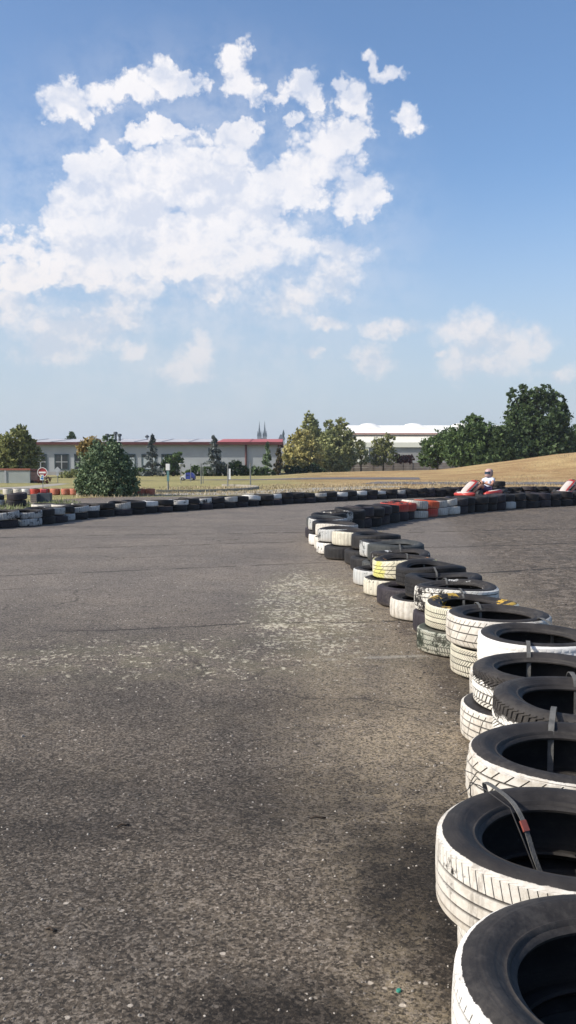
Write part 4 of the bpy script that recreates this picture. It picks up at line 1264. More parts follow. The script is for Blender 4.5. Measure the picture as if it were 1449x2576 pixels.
def concrete_fence():
    Y = 120.0
    x = dp(788, 1170, Y).x
    i = 0
    r = empty('concrete_fence', (x, Y, 0), 0, 'brown concrete panel fence below the white hall', 'fence')
    zt = dp(800, 1163, Y).z
    x_end = dp(1190, 1170, Y).x
    k = 0
    step = 4.3 * 0 + 2.78
    while x + (k + 1) * step < x_end + step:
        a = k * step
        MB().box(a - .08, a + .08, -.09, .09, -.2, zt + .04).build('post', M['panel'], r)
        mb = MB()
        for q in range(4):
            z0 = -.1 + (zt + .06) * q / 4
            mb.box(a + .085, a + step - .085, -.03 - .008 * (q % 2), .03, z0, z0 + (zt + .06) / 4 - .02)
        mb.build('fence_panel', M['panel'], r)
        k += 1


def church():
    Y = 900.0
    r = empty('twin_spired_church', (dp(659, 1100, Y).x, Y, 0), 0, 'distant church with two pointed dark spires behind the hall', 'church')
    ox = dp(659, 1100, Y).x
    for X in (652.5, 666):
        cx = dp(X, 1100, Y).x - ox
        zb, zt = dp(X, 1098, Y).z, dp(X, 1059, Y).z
        MB().box(cx - 2.2, cx + 2.2, -2.2, 2.2, 0, zb).build('tower', M['stonegrey'], r)
        mb = MB()
        for (r0, r1, a, b) in ((2.2, 1.15, zb, zb + (zt - zb) * .30), (1.15, .55, zb + (zt - zb) * .30, zb + (zt - zb) * .62), (.55, .05, zb + (zt - zb) * .62, zt)):
            mb.lathe([(r0, a), (r1, b)], 8, Matrix.Translation((cx, 0, 0)))
        for dx in (-1.8, 1.8):
            for dy in (-1.8, 1.8): mb.lathe([(.65, zb), (.05, zb + 6)], 6, Matrix.Translation((cx + dx, dy, 0)))
        mb.build('spire', M['spire'], r)
    MB().box(-5, 5, 2.3, 40, 0, 22).add([(-5, 2.3, 22), (5, 2.3, 22), (0, 2.3, 28), (-5, 40, 22), (5, 40, 22), (0, 40, 28)], [(0, 1, 2), (3, 5, 4), (0, 2, 5, 3), (1, 4, 5, 2)]).build('nave', M['stonegrey'], r)
    Y = 420.0
    ox = dp(708, 1100, Y).x
    r = empty('town_house', (ox, Y, 0), 0, 'distant pale house with a dark roof and turret right of the hall roof', 'house')
    a, b = dp(702, 1100, Y).x - ox, dp(716, 1100, Y).x - ox
    z = dp(700, 1104, Y).z
    MB().box(a, b, 0, 9, 0, z).build('wall', M['wall2'], r)
    MB().add([(a-.3, -.3, z), (b+.3, -.3, z), (b-.5, 4.5, z+2.3), (a+.5, 4.5, z+2.3), (b+.3, 9.3, z), (a-.3, 9.3, z)], [(0, 1, 2, 3), (3, 2, 4, 5), (0, 3, 5), (1, 4, 2)]).build('roof', M['darkpipe'], r)
    MB().lathe([(.45, z), (.45, z + 2.2), (.7, z + 2.3), (.05, z + 4.6)], 8, Matrix.Translation((dp(713, 1100, Y).x - ox, 1.5, 0))).build('turret', M['spire'], r)


def low_wall():
    Y = 52.0
    a, b = dp(-60, 1200, Y).x, dp(75, 1200, Y).x
    ox = b
    r = empty('garden_wall', (b, Y, 0), 0, 'low pale teal wall with a red coping at the left edge', 'wall')
    zt = dp(0, 1183, Y).z
    M['teal'] = simple('pale_teal_paint', (0.33, 0.36, 0.34), 0.8, .12, 1)
    mb = MB().box(a - ox, b - ox, 0, .16, -.1, zt); mb.build('wall', M['teal'], r)
    MB().box(a - ox - .05, b - ox + .05, -.05, .21, zt, zt + .11).build('coping', M['fascia2'], r)
    for X in (14,):
        p = dp(X, 1200, Y).x - ox
        MB().box(p - .06, p + .06, -.04, -.002, -.05, zt).build('post', M['mullion'], r)
    M['purplebrown'] = simple('purplish_brick', (0.14, 0.095, 0.095), .9, .25, 3)
    r2 = empty('brick_pier', (dp(85, 1200, Y + .5).x, Y + .5, 0), 0, 'purplish brick pier at the right end of the teal wall', 'pier')
    w = 10 * Y / F
    MB().box(-w, w, 0, .5, -.1, zt - .02).build('shaft', M['purplebrown'], r2)
    MB().box(-w - .04, w + .04, -.04, .54, zt - .02, zt + .06).build('cap', M['fascia'], r2)
    c = gp(112, 1217)
    tree((c.x, c.y, 0), [(0, .28, .35, .3), (-.3, .22, .25, .2)], 'redbush', 0.06, 420, 'small dark reddish bush by the brick pier', 'shrub', 'shrub', seed=51, trunk=.02)


long_hall(); white_hall(); concrete_fence(); church(); low_wall()


# ------------------------------------------------------------------ signs, posts, stone
M['postmetal'] = simple('galvanised_post', (0.22, 0.23, 0.23), 0.5, .2, 12, metal=.4)
M['signred'] = simple('sign_red', (0.38, 0.05, 0.055), .45, .08, 6)
M['signwhite'] = simple('sign_white', (0.78, 0.78, 0.76), .5, .05, 6)
M['signblue'] = simple('sign_blue', (0.05, 0.22, 0.52), .45, .08, 6)
M['signyellow'] = simple('sign_yellow', (0.60, 0.55, 0.08), .45, .08, 6)
M['signback'] = simple('sign_back', (0.42, 0.44, 0.45), .5, .12, 6)
M['dull_teal'] = simple('teal_band', (0.13, 0.25, 0.25), .6, .12, 6)
M['limestone'] = simple('pale_stone', (0.50, 0.46, 0.38), .95, .25, 6, bump=.8, bscale=14)


def disc(r, t, n=28):
    return MB().lathe([(0, -t), (r, -t), (r, 0), (0, 0)], n, Matrix.Rotation(math.radians(90), 4, 'X'))


def signs():
    p = gp(107.5, 1232)
    D = p.y / F
    r = empty('no_entry_sign', p, 0, 'small round red and white no entry sign above a little blue plate', 'road sign')
    zc = dp(107, 1188.5, p.y).z; R = 12.2 * D
    MB().tube([(0, .03, 0), (0, .03, zc)], .018, 8).build('pole', M['postmetal'], r)
    d = disc(R, .02).build('disc', M['signred'], r); d.location = (0, -.01, zc)
    MB().box(-R * .72, R * .72, -.026, -.0215 + .010, -R * .17, R * .17).build('bar', M['signwhite'], d).location = (0, 0, 0)
    w = MB(); n = 28
    ring = []
    for k in range(n):
        t = 2 * math.pi * k / n
        ring.append((t,))
    vs, fs = [], []
    for k in range(n):
        t = 2 * math.pi * k / n
        for rr in (R * .93, R * 1.03):
            vs += [(rr * math.cos(t), -.024, rr * math.sin(t)), (rr * math.cos(t), .008, rr * math.sin(t))]
    for k in range(n):
        a, b = k * 4, ((k + 1) % n) * 4
        fs += [(a, b, b + 2, a + 2), (a + 2, b + 2, b + 3, a + 3), (a, a + 1, b + 1, b)]
    w.add(vs, fs).build('rim', M['signwhite'], d)
    z2 = dp(107, 1200, p.y).z
    pl = MB().box(-6.2 * D, 3.2 * D, -.02, -.005, -8 * D, 6 * D).build('plate', M['signwhite'], r); pl.location = (0, 0, z2)
    MB().add([(-4.5*D, -.024, -5*D), (2*D, -.024, -7*D), (2*D, -.024, 4*D), (-3*D, -.024, 2*D)], [(0, 1, 2, 3)]).build('blue_field', M['signblue'], pl)
    MB().add([(-6*D, -.027, -1*D), (-2*D, -.027, -1*D), (-3.5*D, -.027, 4.5*D), (-6*D, -.027, 4.5*D)], [(0, 1, 2, 3)]).build('yellow_field', M['signyellow'], pl)
    # far sign seen from its grey back
    p = gp(145, 1214); D = p.y / F
    r = empty('road_sign', p, 0, 'small grey-backed diamond sign with a round plate below, by the hall', 'road sign')
    MB().tube([(0, .02, 0), (0, .02, dp(145, 1180, p.y).z)], .02, 8).build('pole', M['postmetal'], r)
    s = 8 * D
    MB().add([(-s, -.01, 0), (0, -.01, -s), (s, -.01, 0), (0, -.01, s), (-s, .01, 0), (0, .01, -s), (s, .01, 0), (0, .01, s)], [(0, 1, 2, 3), (7, 6, 5, 4), (0, 4, 5, 1), (1, 5, 6, 2), (2, 6, 7, 3), (3, 7, 4, 0)]).build('diamond', M['signback'], r).location = (0, 0, dp(145, 1182, p.y).z)
    d = disc(4.2 * D, .02, 16).build('round_plate', M['signback'], r); d.location = (0, 0, dp(145, 1193, p.y).z)
    # thin posts on the grass island
    for (X, yb, yt, r0, lab, extra) in ((423, 1234, 1168, .035, 'white-headed post with a teal band, leftmost of the thin posts', 'head'), (506, 1218, 1166, .03, 'plain grey post left of a shorter one, behind the kerb', None),
                                       (511, 1216, 1176, .022, 'short grey post beside the plain tall one', None), (480, 1212, 1167, .022, 'slim grey post standing by the little car', None), (573, 1224, 1167, .03, 'grey post with a pale marker plate on its right side', 'plate'),
                                       (630, 1222, 1165, .035, 'dark grey post, rightmost on the grass island', None), (455, 1216, 1170, .02, 'short post with a funnel-shaped lamp head', 'lamp')):
        p = gp(X, yb)
        r = empty('post', p, 0, lab, 'post', 'thin posts on the grass island')
        zt = dp(X, yt, p.y).z
        MB().tube([(0, 0, -.05), (0, 0, zt)], r0, 8).lathe([(0, zt + .012), (r0 * 1.15, zt + .004), (r0 * 1.15, zt - .02), (r0, zt - .03)], 8).build('shaft', M['postmetal'], r)
        if extra == 'head':
            MB().box(-.085, .085, -.07, .07, zt - .27, zt + .02).build('head', M['signwhite'], r, bevel=.01)
            MB().box(-.05, .05, -.05, .05, zt - .75, zt - .28).build('band', M['dull_teal'], r)
        if extra == 'plate':
            MB().box(.04, .15, -.01, .01, zt - .8, zt - .25).build('plate', M['signwhite'], r)
        if extra == 'lamp':
            MB().lathe([(.03, zt - .1), (.12, zt + .06), (.12, zt + .10), (0, zt + .12)], 12).build('lamp_head', M['signback'], r)
    # pale stone beside the pine bush
    p = gp(203, 1246)
    mb = MB(); rg = random.Random(3)
    vs = []
    n = 14
    prof = [(.16, 0), (.165, .10), (.15, .22), (.155, .33), (.13, .42), (.10, .475), (.05, .50)]
    for j in range(n):
        t = j * 6.283 / n
        for (rr, z) in prof:
            q = rr * (1 + .14 * noise.noise(Vector((math.cos(t) * 1.6, math.sin(t) * 1.6, z * 6))))
            vs.append((q * math.cos(t), q * math.sin(t) * .85, z))
    k = len(prof)
    fs = [(j*k+i, ((j+1)%n)*k+i, ((j+1)%n)*k+i+1, j*k+i+1) for j in range(n) for i in range(k-1)] + [tuple(j*k+k-1 for j in range(n))]
    o = mb.add(vs, fs).build('boundary_stone', M['limestone'], None, True); o.location = p
    tag(o, 'rough pale boundary stone left of the pine bush', 'stone')
    # dark box with red lid among the left tyres
    p = gp(113, 1264)
    r = empty('bin', p, .1, 'black box-shaped bin with a bright red lid among the left tyres', 'bin')
    k = p.y / F
    MB().box(-16*k, 16*k, -.16, .16, 0, 24*k).build('body', M['darkpipe'], r, bevel=.01)
    MB().box(-9*k, 6*k, -.12, .12, 24*k + .002, 33*k).build('lid', M['signred'], r, bevel=.02)
    p = gp(88, 1265)
    k = p.y / F
    r = empty('crate', p, -.1, 'small grey upright crate left of the black bin', 'crate')
    mb = MB()
    for q in range(5): mb.box(-8*k, 8*k, -.12, -.10, q * 4.5 * k, q * 4.5 * k + 3.5 * k)
    mb.build('slats', M['panel'], r)
    MB().box(-8*k, 8*k, -.098, .12, 0, 22*k).build('body', M['darkpipe'], r)


signs()


# ------------------------------------------------------------------ litter
p = gp(210, 1306)
MB().add([(-.12, -.04, .004), (.05, -.06, .02), (.13, .03, .006), (-.04, .07, .03)], [(0, 1, 2, 3)]).add([(-.12, -.04, .001), (.05, -.06, .016), (.13, .03, .002), (-.04, .07, .026)], [(3, 2, 1, 0)]).build('paper_scrap', M['signwhite']).location = p
tag(bpy.data.objects['paper_scrap'], 'crumpled white scrap on the asphalt in front of the left barrier', 'litter')
M['greenplastic'] = simple('green_plastic', (0.03, 0.22, 0.16), .4, .1, 50)
o = MB().lathe([(0, .005), (.005, .005), (.006, .003), (.006, 0), (0, 0)], 12).build('bottle_cap', M['greenplastic']); o.location = gp(1003, 2494, .004)
tag(o, 'tiny green plastic cap on the dark asphalt near the lowest tyre', 'cap')
M['twigwood'] = simple('dry_twig', (0.055, 0.04, 0.028), .95, .2, 40)
for (X, Yp, L_, a, lab) in ((800, 2058, .028, .1, 'dark stick on the asphalt left of the diagonal strap'), (310, 2077, .02, .4, 'small dark twig on the left of the asphalt'), (128, 2340, .016, -.3, 'tiny dark twig near the lower left of the asphalt')):
    q = gp(X, Yp, .006)
    o = MB().tube([(-L_, 0, 0), (-L_*.3, .006, .004), (L_*.4, -.004, .003), (L_, .004, 0)], [.002, .0035, .003, .002], 6).build('twig', M['twigwood'], None, True); o.location = q; o.rotation_euler = (0, 0, a)
    tag(o, lab, 'twig')


# ------------------------------------------------------------------ small car in the distance
def small_car():
    p = gp(473, 1209)
    k = p.y / F
    W = 36 * k; Ht = 20 * k
    r = empty('small_car', p, math.radians(0), 'little blue and white car parked on the grass before the hall', 'car')
    M['carblue'] = simple('car_blue', (0.03, 0.045, 0.20), .3, .1, 3)
    M['carwhite'] = simple('car_white', (0.66, 0.66, 0.64), .3, .05, 3)
    M['rubber'] = simple('kart_rubber', (0.02, 0.02, 0.02), .6, .2, 20)
    M['rimgrey'] = simple('rim_grey', (0.35, 0.35, 0.36), .4, .1, 20, metal=.6)
    prof = [(-.5, .22), (-.49, .48), (-.40, .58), (-.26, .64), (-.12, .94), (.02, 1.0), (.22, 1.0), (.38, .90), (.48, .62), (.5, .25)]
    def shell(a, b, mat, name, lab=None, y0=-.24, y1=.24):
        pr = [q for q in prof if a <= q[0] <= b]
        vs = []
        D2 = W * .9
        for (x, z) in pr:
            inset = .06 * W if z > .7 else 0
            vs += [(x*W, y0*D2*2 + inset, z*Ht), (x*W, y1*D2*2 - inset, z*Ht)]
        n = len(pr)
        vs += [(pr[0][0]*W, y0*D2*2, .18*Ht), (pr[0][0]*W, y1*D2*2, .18*Ht), (pr[-1][0]*W, y0*D2*2, .18*Ht), (pr[-1][0]*W, y1*D2*2, .18*Ht)]
        fs = [(2*i, 2*i+1, 2*i+3, 2*i+2) for i in range(n-1)]
        fs += [tuple([2*i for i in range(n)] + [2*n+2, 2*n])[::-1], tuple([2*i+1 for i in range(n)] + [2*n+3, 2*n+1]), (0, 2*n, 2*n+1, 1), (2*n-2, 2*n-1, 2*n+3, 2*n+2)]
        o = MB().add(vs, fs).build(name, M[mat], r, bevel=.012)
        if lab: o['label'] = lab
        return o
    shell(-.5, -.12, 'carwhite', 'front_body', 'white front half of body')
    shell(-.12, .5, 'carblue', 'rear_body', 'blue rear half of body')
    MB().add([(-.09*W, -.24*W*1.8*.92-.004, .62*Ht), (.36*W, -.24*W*1.8*.92-.004, .62*Ht), (.30*W, -.24*W*1.8*.85, .9*Ht), (-.06*W, -.24*W*1.8*.85, .9*Ht)], [(0, 1, 2, 3)]).build('side_window', M['glass'], r)
    for x in (-.32, .32):
        for y in (-.42, .42):
            w = MB().lathe([(0, -.05), (.13*W*.8, -.05), (.15*W*.8, -.03), (.15*W*.8, .03), (.13*W*.8, .05), (0, .05)], 16, Matrix.Rotation(math.pi/2, 4, 'X')).build('wheel', M['rubber'], r, True)
            w.location = (x*W, y*W, .15*W*.8)
            MB().lathe([(0, .052), (.07*W, .056), (.07*W, .052)], 12, Matrix.Rotation(math.pi/2, 4, 'X')).build('rim', M['rimgrey'], w)
    for y in (-.28, .28):
        MB().box(-.505*W, -.49*W, y*W - .04, y*W + .04, .36*Ht, .46*Ht).build('headlight', M['glass'], r)


small_car()


# ------------------------------------------------------------------ karts and drivers
M['kart_red'] = simple('kart_red', (0.42, 0.05, 0.04), .35, .08, 8)
M['kart_white'] = simple('kart_white', (0.52, 0.46, 0.42), .35, .06, 8)
M['kart_black'] = simple('kart_black', (0.025, 0.025, 0.027), .5, .2, 10)
M['kart_metal'] = simple('kart_metal', (0.25, 0.25, 0.26), .35, .2, 20, metal=.8)
M['kart_green'] = simple('kart_green', (0.20, 0.34, 0.05), .5, .1, 10)
M['skin'] = simple('skin', (0.42, 0.22, 0.15), .55, .1, 12)
M['shirt'] = simple('white_tshirt', (0.50, 0.54, 0.64), .9, .06, 9, bump=.3, bscale=12)
M['shirt2'] = simple('dark_tshirt', (0.05, 0.05, 0.06), .9, .1, 9)
M['shorts'] = simple('purple_shorts', (0.085, 0.065, 0.16), .9, .15, 9)
M['shoe'] = simple('dark_shoe', (0.03, 0.03, 0.035), .7, .1, 9)
M['visor'] = simple('visor', (0.03, 0.05, 0.08), .1, .1, 5, spec=.8)
M['helm_dark'] = simple('helmet_dark', (0.10, 0.05, 0.075), .3, .1, 8)
M['helm_light'] = simple('helmet_light', (0.46, 0.30, 0.27), .3, .1, 8)
M['glove'] = simple('glove', (0.04, 0.05, 0.045), .8, .1, 8)


def skinned(name, chains, mat, parent, sub=2, root=0):
    """chains: list of point lists [(x,y,z,r)...]; points that coincide are shared so the body is one surface"""
    vs, rs, es, idx = [], [], [], {}
    for ch in chains:
        prev = None
        for (x, y, z, r) in ch:
            key = (round(x, 4), round(y, 4), round(z, 4))
            if key not in idx: idx[key] = len(vs); vs.append((x, y, z)); rs.append(r)
            i = idx[key]
            if prev is not None and prev != i: es.append((prev, i))
            prev = i
    me = bpy.data.meshes.new(name); me.from_pydata(vs, es, [])
    o = link_mesh(name, me, None, parent)
    me.materials.append(mat)
    o.modifiers.new('skin', 'SKIN')
    for i, r in enumerate(rs): me.skin_vertices[0].data[i].radius = (r, r)
    me.skin_vertices[0].data[root].use_root = True
    s = o.modifiers.new('sub', 'SUBSURF'); s.levels = sub; s.render_levels = sub
    for m_ in o.modifiers:
        if m_.type == 'SKIN': m_.use_smooth_shade = True
    return o


def panel(mb, rows):
    """loft through rows of points"""
    b = len(mb.v); n = len(rows[0])
    vs = [v for r_ in rows for v in r_]
    mb.add(vs, [(i*n+j, i*n+j+1, (i+1)*n+j+1, (i+1)*n+j) for i in range(len(rows)-1) for j in range(n-1)])


def hull(mb, secs):
    """closed loft: each section is a loop of points"""
    n = len(secs[0])
    vs = [v for r_ in secs for v in r_]
    fs = [(i*n+j, i*n+(j+1)%n, (i+1)*n+(j+1)%n, (i+1)*n+j) for i in range(len(secs)-1) for j in range(n)]
    fs += [tuple(range(n))[::-1], tuple((len(secs)-1)*n+j for j in range(n))]
    mb.add(vs, fs)


def sec(x, cy, cz, hw, hh, n=12, e=0.6):
    out = []
    for k in range(n):
        t = 2 * math.pi * k / n
        c, s = math.cos(t), math.sin(t)
        out.append((x, cy + hw * math.copysign(abs(c) ** e, c), cz + hh * math.copysign(abs(s) ** e, s)))
    return out


def make_kart(loc, rz, label):
    r = empty('go_kart', loc, rz, label, 'go-kart', 'racing go-karts')
    # frame rails and floor tray
    mb = MB()
    for s in (-1, 1):
        mb.tube([(.62, .16*s, .07), (.40, .20*s, .06), (0, .30*s, .06), (-.45, .31*s, .08), (-.62, .28*s, .12)], .016, 8)
    mb.tube([(.55, -.40, .11), (.55, .40, .11)], .016, 8).tube([(-.50, -.50, .13), (-.50, .50, .13)], .018, 8).tube([(0, -.30, .06), (0, .30, .06)], .014, 8)
    mb.build('frame', M['kart_metal'], r, True)
    MB().box(-.10, .60, -.24, .24, .035, .045).build('floor_tray', M['kart_metal'], r)
    # nose: low wide bumper fairing
    mb = MB()
    hull(mb, [[(x, y, z) for (x, y, z) in sec(.60, 0, .12, .42, .065)], sec(.74, 0, .12, .44, .075), sec(.90, 0, .115, .36, .06), sec(.985, 0, .11, .20, .035)])
    mb.build('nose', M['kart_red'], r, True)
    mb = MB(); hull(mb, [sec(.70, 0, .200, .30, .012), sec(.86, 0, .184, .26, .010), sec(.95, 0, .148, .14, .008)]); mb.build('nose_flash', M['kart_white'], r, True)
    # tall steering fairing
    rows = []
    for (x, z, hw) in ((.93, .17, .15), (.78, .32, .17), (.62, .44, .18), (.48, .54, .175), (.38, .58, .14)):
        rows.append([(x - .10 * abs(k) ** 2, hw * k, z - .05 * abs(k) ** 2) for k in (-1, -.8, -.5, 0, .5, .8, 1)])
    for r_ in rows: pass
    back = [[(x - .03, y, z - .03) for (x, y, z) in rw] for rw in rows]
    mb = MB(); panel(mb, rows); panel(mb, [b[::-1] for b in back])
    panel(mb, [[a[0] for a in rows], [a[0] for a in back]]); panel(mb, [[a[-1] for a in back], [a[-1] for a in rows]]); panel(mb, [rows[-1], back[-1]]); panel(mb, [back[0], rows[0]])
    f = mb.build('steering_fairing', M['kart_white'], r, True)
    mb = MB()
    panel(mb, [[(x + .004, y * 1.02, z + .006) for (x, y, z) in rw[0:2]] for rw in rows[:]]); panel(mb, [[(x + .004, y * 1.02, z + .006) for (x, y, z) in rw[5:7]] for rw in rows[:]])
    mb.build('red_stripe', M['kart_red'], f)
    mb = MB(); panel(mb, [[(x + .006, y, z + .010) for (x, y, z) in rw[0:7]] for rw in (rows[3], rows[4])]); mb.build('red_top', M['kart_red'], f)
    MB().box(.50, .58, -.14, .14, .10, .30).build('fairing_stay', M['kart_black'], r)
    MB().box(.36, .44, -.09, .09, .24, .32).build('front_tank', M['kart_green'], r, bevel=.01)
    # side pods
    for s in (-1, 1):
        mb = MB()
        hull(mb, [sec(.34, .50*s, .11, .05, .055), sec(.20, .53*s, .135, .10, .085), sec(-.15, .54*s, .15, .11, .10), sec(-.33, .55*s, .17, .09, .10), sec(-.38, .55*s, .18, .06, .07)])
        p_ = mb.build('side_pod', M['kart_red'], r, True)
        mb = MB(); hull(mb, [sec(.16, .535*s, .223, .05, .010), sec(-.15, .545*s, .250, .07, .012), sec(-.30, .55*s, .268, .055, .012)]); mb.build('pod_stripe', M['kart_white'], p_, True)
    # wheels
    def wheel(x, y, R, w):
        o = MB().lathe([(.05, -w/2), (R*.72, -w/2), (R*.93, -w/2*.93), (R, -w/2*.7), (R, w/2*.7), (R*.93, w/2*.93), (R*.72, w/2), (.05, w/2)], 24, Matrix.Rotation(math.pi/2, 4, 'X')).build('wheel', M['rubber'], r, True)
        o.location = (x, y, R)
        MB().lathe([(0, -w/2*.6), (R*.5, -w/2*.6), (R*.56, -w/2*1.02), (R*.52, -w/2*1.03), (R*.46, -w/2*.4), (R*.46, w/2*.4), (R*.52, w/2*1.03), (R*.56, w/2*1.02), (R*.5, w/2*.6), (0, w/2*.6)], 20, Matrix.Rotation(math.pi/2, 4, 'X')).build('rim', M['kart_metal'], o, True)
        return o
    for s in (-1, 1):
        wheel(.55, .47*s, .127, .13); wheel(-.52, .53*s, .140, .20)
    # seat, engine, rear bumper, steering
    mb = MB()
    rows = [[(x - .06*(1-abs(k)) * 0, y, z) for (k, x, y, z) in [(k, bx + fx*abs(k), .19*k, bz + .10*abs(k)**2) for k in (-1, -.7, 0, .7, 1)]] for (bx, fx, bz) in ((.06, .0, .09), (-.12, .0, .06), (-.30, .0, .08), (-.42, .06, .22), (-.50, .08, .42), (-.54, .06, .58))]
    back = [[(x - .012, y, z - .014) for (x, y, z) in rw] for rw in rows]
    panel(mb, rows); panel(mb, [b[::-1] for b in back])
    mb.build('seat', M['kart_black'], r, True)
    MB().box(-.62, -.36, -.42, -.24, .12, .36).box(-.56, -.42, -.40, -.26, .36, .44).tube([(-.45, -.25, .25), (-.66, -.1, .26), (-.72, .15, .26)], .035, 8).build('engine', M['kart_black'], r, bevel=.01)
    MB().tube([(-.60, -.58, .16), (-.78, -.56, .18), (-.80, 0, .18), (-.78, .56, .18), (-.60, .58, .16)], .02, 8).tube([(-.60, -.5, .26), (-.77, -.48, .27), (-.77, .48, .27), (-.60, .5, .26)], .016, 8).build('rear_bumper', M['kart_black'], r, True)
    MB().tube([(.50, 0, .12), (.16, 0, .47)], .012, 8).build('steering_column', M['kart_metal'], r)
    st = []
    Mx = Matrix.Translation((.15, 0, .48)) @ Matrix.Rotation(math.radians(-50), 4, 'Y')
    ring = [Mx @ Vector((.135 * math.cos(t), .15 * math.sin(t), 0)) for t in [2*math.pi*k/24 for k in range(25)]]
    MB().tube(ring, .014, 8, cap=False).tube([Mx @ Vector((0, -.14, 0)), Mx @ Vector((0, .14, 0))], .010, 6).build('steering_wheel', M['kart_black'], r, True)
    return r


def hand(wx, wy, wz, s, d=(1, 0, 0)):
    """five finger chains closing over the wheel rim, rooted in the palm"""
    ch = []
    px_, pz_ = wx + .045, wz + .012
    ch.append([(wx, wy, wz, .026), (px_, wy, pz_, .034)])
    for i, (dy, L) in enumerate(((-.027, .9), (-.009, 1.0), (.009, .95), (.027, .78))):
        ch.append([(px_, wy, pz_, .034), (px_ + .038, wy + dy, pz_ + .014, .0105), (px_ + .038 + .026*L, wy + dy, pz_ - .002, .0095), (px_ + .034 + .024*L, wy + dy, pz_ - .032*L, .0085), (px_ + .018, wy + dy, pz_ - .045*L, .0075)])
    ch.append([(px_, wy, pz_, .034), (px_ + .006, wy - .034*s, pz_ - .010, .0115), (px_ + .026, wy - .046*s, pz_ - .026, .0100), (px_ + .040, wy - .040*s, pz_ - .040, .0085)])
    return ch


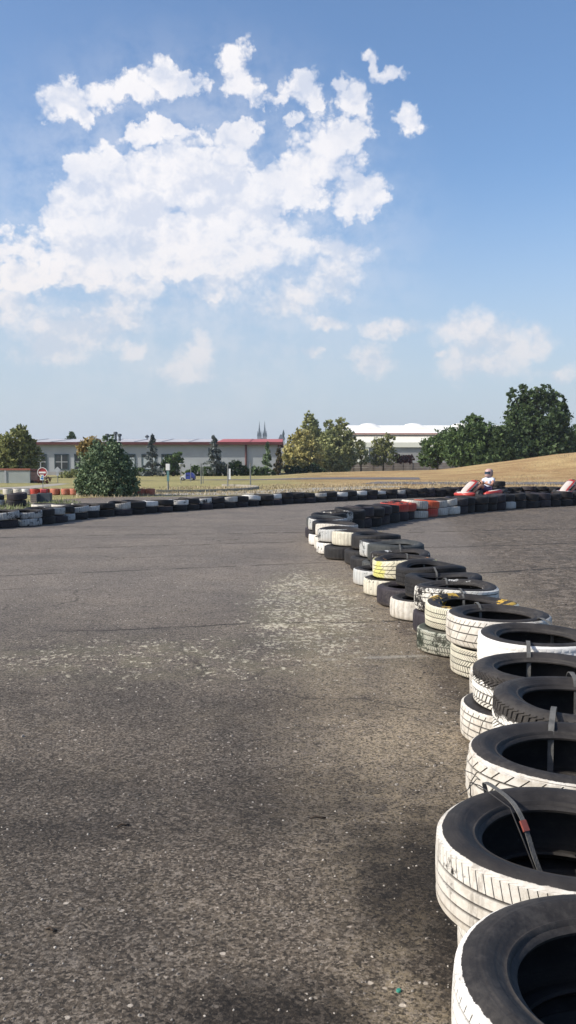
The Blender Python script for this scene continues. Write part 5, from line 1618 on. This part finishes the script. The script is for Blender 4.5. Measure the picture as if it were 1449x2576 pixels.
def make_driver(loc, rz, label, shirt='shirt', helm=('helm_light', 'helm_dark')):
    r = empty('person', loc, rz, label, 'person', None)
    pel = (-.26, 0, .20, .135)
    ch = [[pel, (-.31, 0, .32, .125), (-.36, 0, .44, .135), (-.385, 0, .55, .125), (-.39, 0, .635, .060), (-.385, 0, .70, .058), (-.37, 0, .79, .098), (-.365, 0, .86, .075)]]
    for s in (-1, 1):
        ch.append([pel, (-.20, .10*s, .20, .092), (.02, .16*s, .32, .080), (.20, .19*s, .385, .060), (.26, .19*s, .375, .055), (.40, .17*s, .27, .052), (.56, .15*s, .15, .034), (.59, .15*s, .13, .036), (.64, .15*s, .17, .038), (.68, .15*s, .23, .028)])
        ch.append([(-.385, 0, .55, .125), (-.385, .12*s, .585, .075), (-.37, .20*s, .575, .062), (-.27, .275*s, .47, .048), (-.19, .30*s, .40, .040), (-.06, .24*s, .43, .034), (.045, .165*s, .465, .026)])
        ch += [c for c in hand(.045, .165*s, .465, s)]
    b = skinned('body', ch, M['skin'], r)
    # clothing follows the body a little outside it
    t = [[(-.27, 0, .22, .160), (-.31, 0, .32, .150), (-.36, 0, .44, .160), (-.385, 0, .55, .150), (-.39, 0, .62, .078)]]
    for s in (-1, 1): t.append([(-.385, 0, .55, .150), (-.385, .12*s, .585, .095), (-.37, .20*s, .575, .082), (-.30, .255*s, .50, .070)])
    skinned('tshirt', t, M[shirt], r)
    t = [[(-.25, 0, .20, .150)]]
    for s in (-1, 1): t.append([(-.25, 0, .20, .150), (-.20, .10*s, .20, .112), (.02, .16*s, .32, .100), (.12, .175*s, .352, .088)])
    skinned('shorts', t[1:], M['shorts'], r)
    for s in (-1, 1):
        skinned('shoe', [[(.585, .15*s, .125, .045), (.64, .15*s, .175, .046), (.69, .15*s, .245, .034)]], M['shoe'], r)
    # full-face helmet with visor opening and chin bar
    mb = MB()
    def hsec(z, fx, bx, hw, n=18):
        out = []
        for k in range(n):
            a = 2 * math.pi * k / n
            c, s_ = math.cos(a), math.sin(a)
            out.append(((fx if c > 0 else bx) * abs(c) * (1 if c > 0 else -1), hw * s_, z))
        return out
    O = Vector((-.365, 0, .80))
    secs = [hsec(-.125, .115, .095, .095), hsec(-.10, .150, .115, .115), hsec(-.05, .155, .130, .125), hsec(.0, .135, .140, .130), hsec(.05, .135, .142, .130), hsec(.09, .120, .130, .118), hsec(.125, .085, .100, .09), hsec(.145, .040, .055, .045)]
    hull(mb, [[(x, y, z) for (x, y, z) in s_] for s_ in secs])
    h = mb.build('helmet', M[helm[0]], r, True); h.location = O
    mb = MB(); n = 9
    rows = []
    for z in (-.035, 0.0, .035, .06):
        rows.append([((.146 if z > -.02 else .152) * math.cos(a) , .134 * math.sin(a), z) for a in [(-1.15 + 2.3 * k / n) for k in range(n + 1)]])
    panel(mb, rows); v = mb.build('visor', M['visor'], h, True)
    mb = MB()
    rows = []
    for (z, k1, k2) in ((-.105, .118, .120), (-.05, .134, .130), (.0, .144, .134), (.05, .146, .134), (.09, .134, .122), (.12, .108, .098)):
        rows.append([(k1 * math.cos(a), k2 * math.sin(a), z) for a in [(1.9 + (2 * math.pi - 3.8) * k / 10) for k in range(11)]])
    panel(mb, rows); mb.build('helmet_back', M[helm[1]], h, True)
    h.rotation_euler = (0, math.radians(4), 0)
    return r


def place_karts():
    # nose tip of the first kart at plate 1147, of the second at 1408
    for (X, yb, rz, lab, dl, sh, hm) in ((1159, 1253, 213, 'red and white go-kart driven by the man in a white t-shirt', 'kart driver in white t-shirt, purple shorts and pale-fronted helmet, hands on wheel', 'shirt', ('helm_light', 'helm_dark')),
                                         (1409, 1250, 215, 'red and white go-kart entering at the right edge, cut by the frame', 'kart driver at the right edge, mostly out of the frame, dark shirt', 'shirt2', ('helm_dark', 'helm_dark'))):
        tip = gp(X, yb)
        a = math.radians(rz)
        loc = Vector((tip.x - .98 * math.cos(a), tip.y - .98 * math.sin(a), .006))
        make_kart(loc, a, lab).scale = (1.06, 1.06, 1.06)
        make_driver(loc + Vector((0, 0, .012)), a, dl, sh, hm).scale = (1.06, 1.06, 1.06)


place_karts()


# ------------------------------------------------------------------ thin summer haze round the whole place
m, t = newmat('haze_air')
vol = t.n('ShaderNodeVolumePrincipled', {'Color': (0.80, 0.88, 1.0), 'Density': 0.0003, 'Anisotropy': 0.2})
o_ = t.t.nodes.new('ShaderNodeOutputMaterial'); t.t.links.new(vol.k, o_.inputs['Volume'])
tag(MB().box(-6500, 6500, -3400, 12500, -1.5, 60).build('haze', m), kind='stuff')
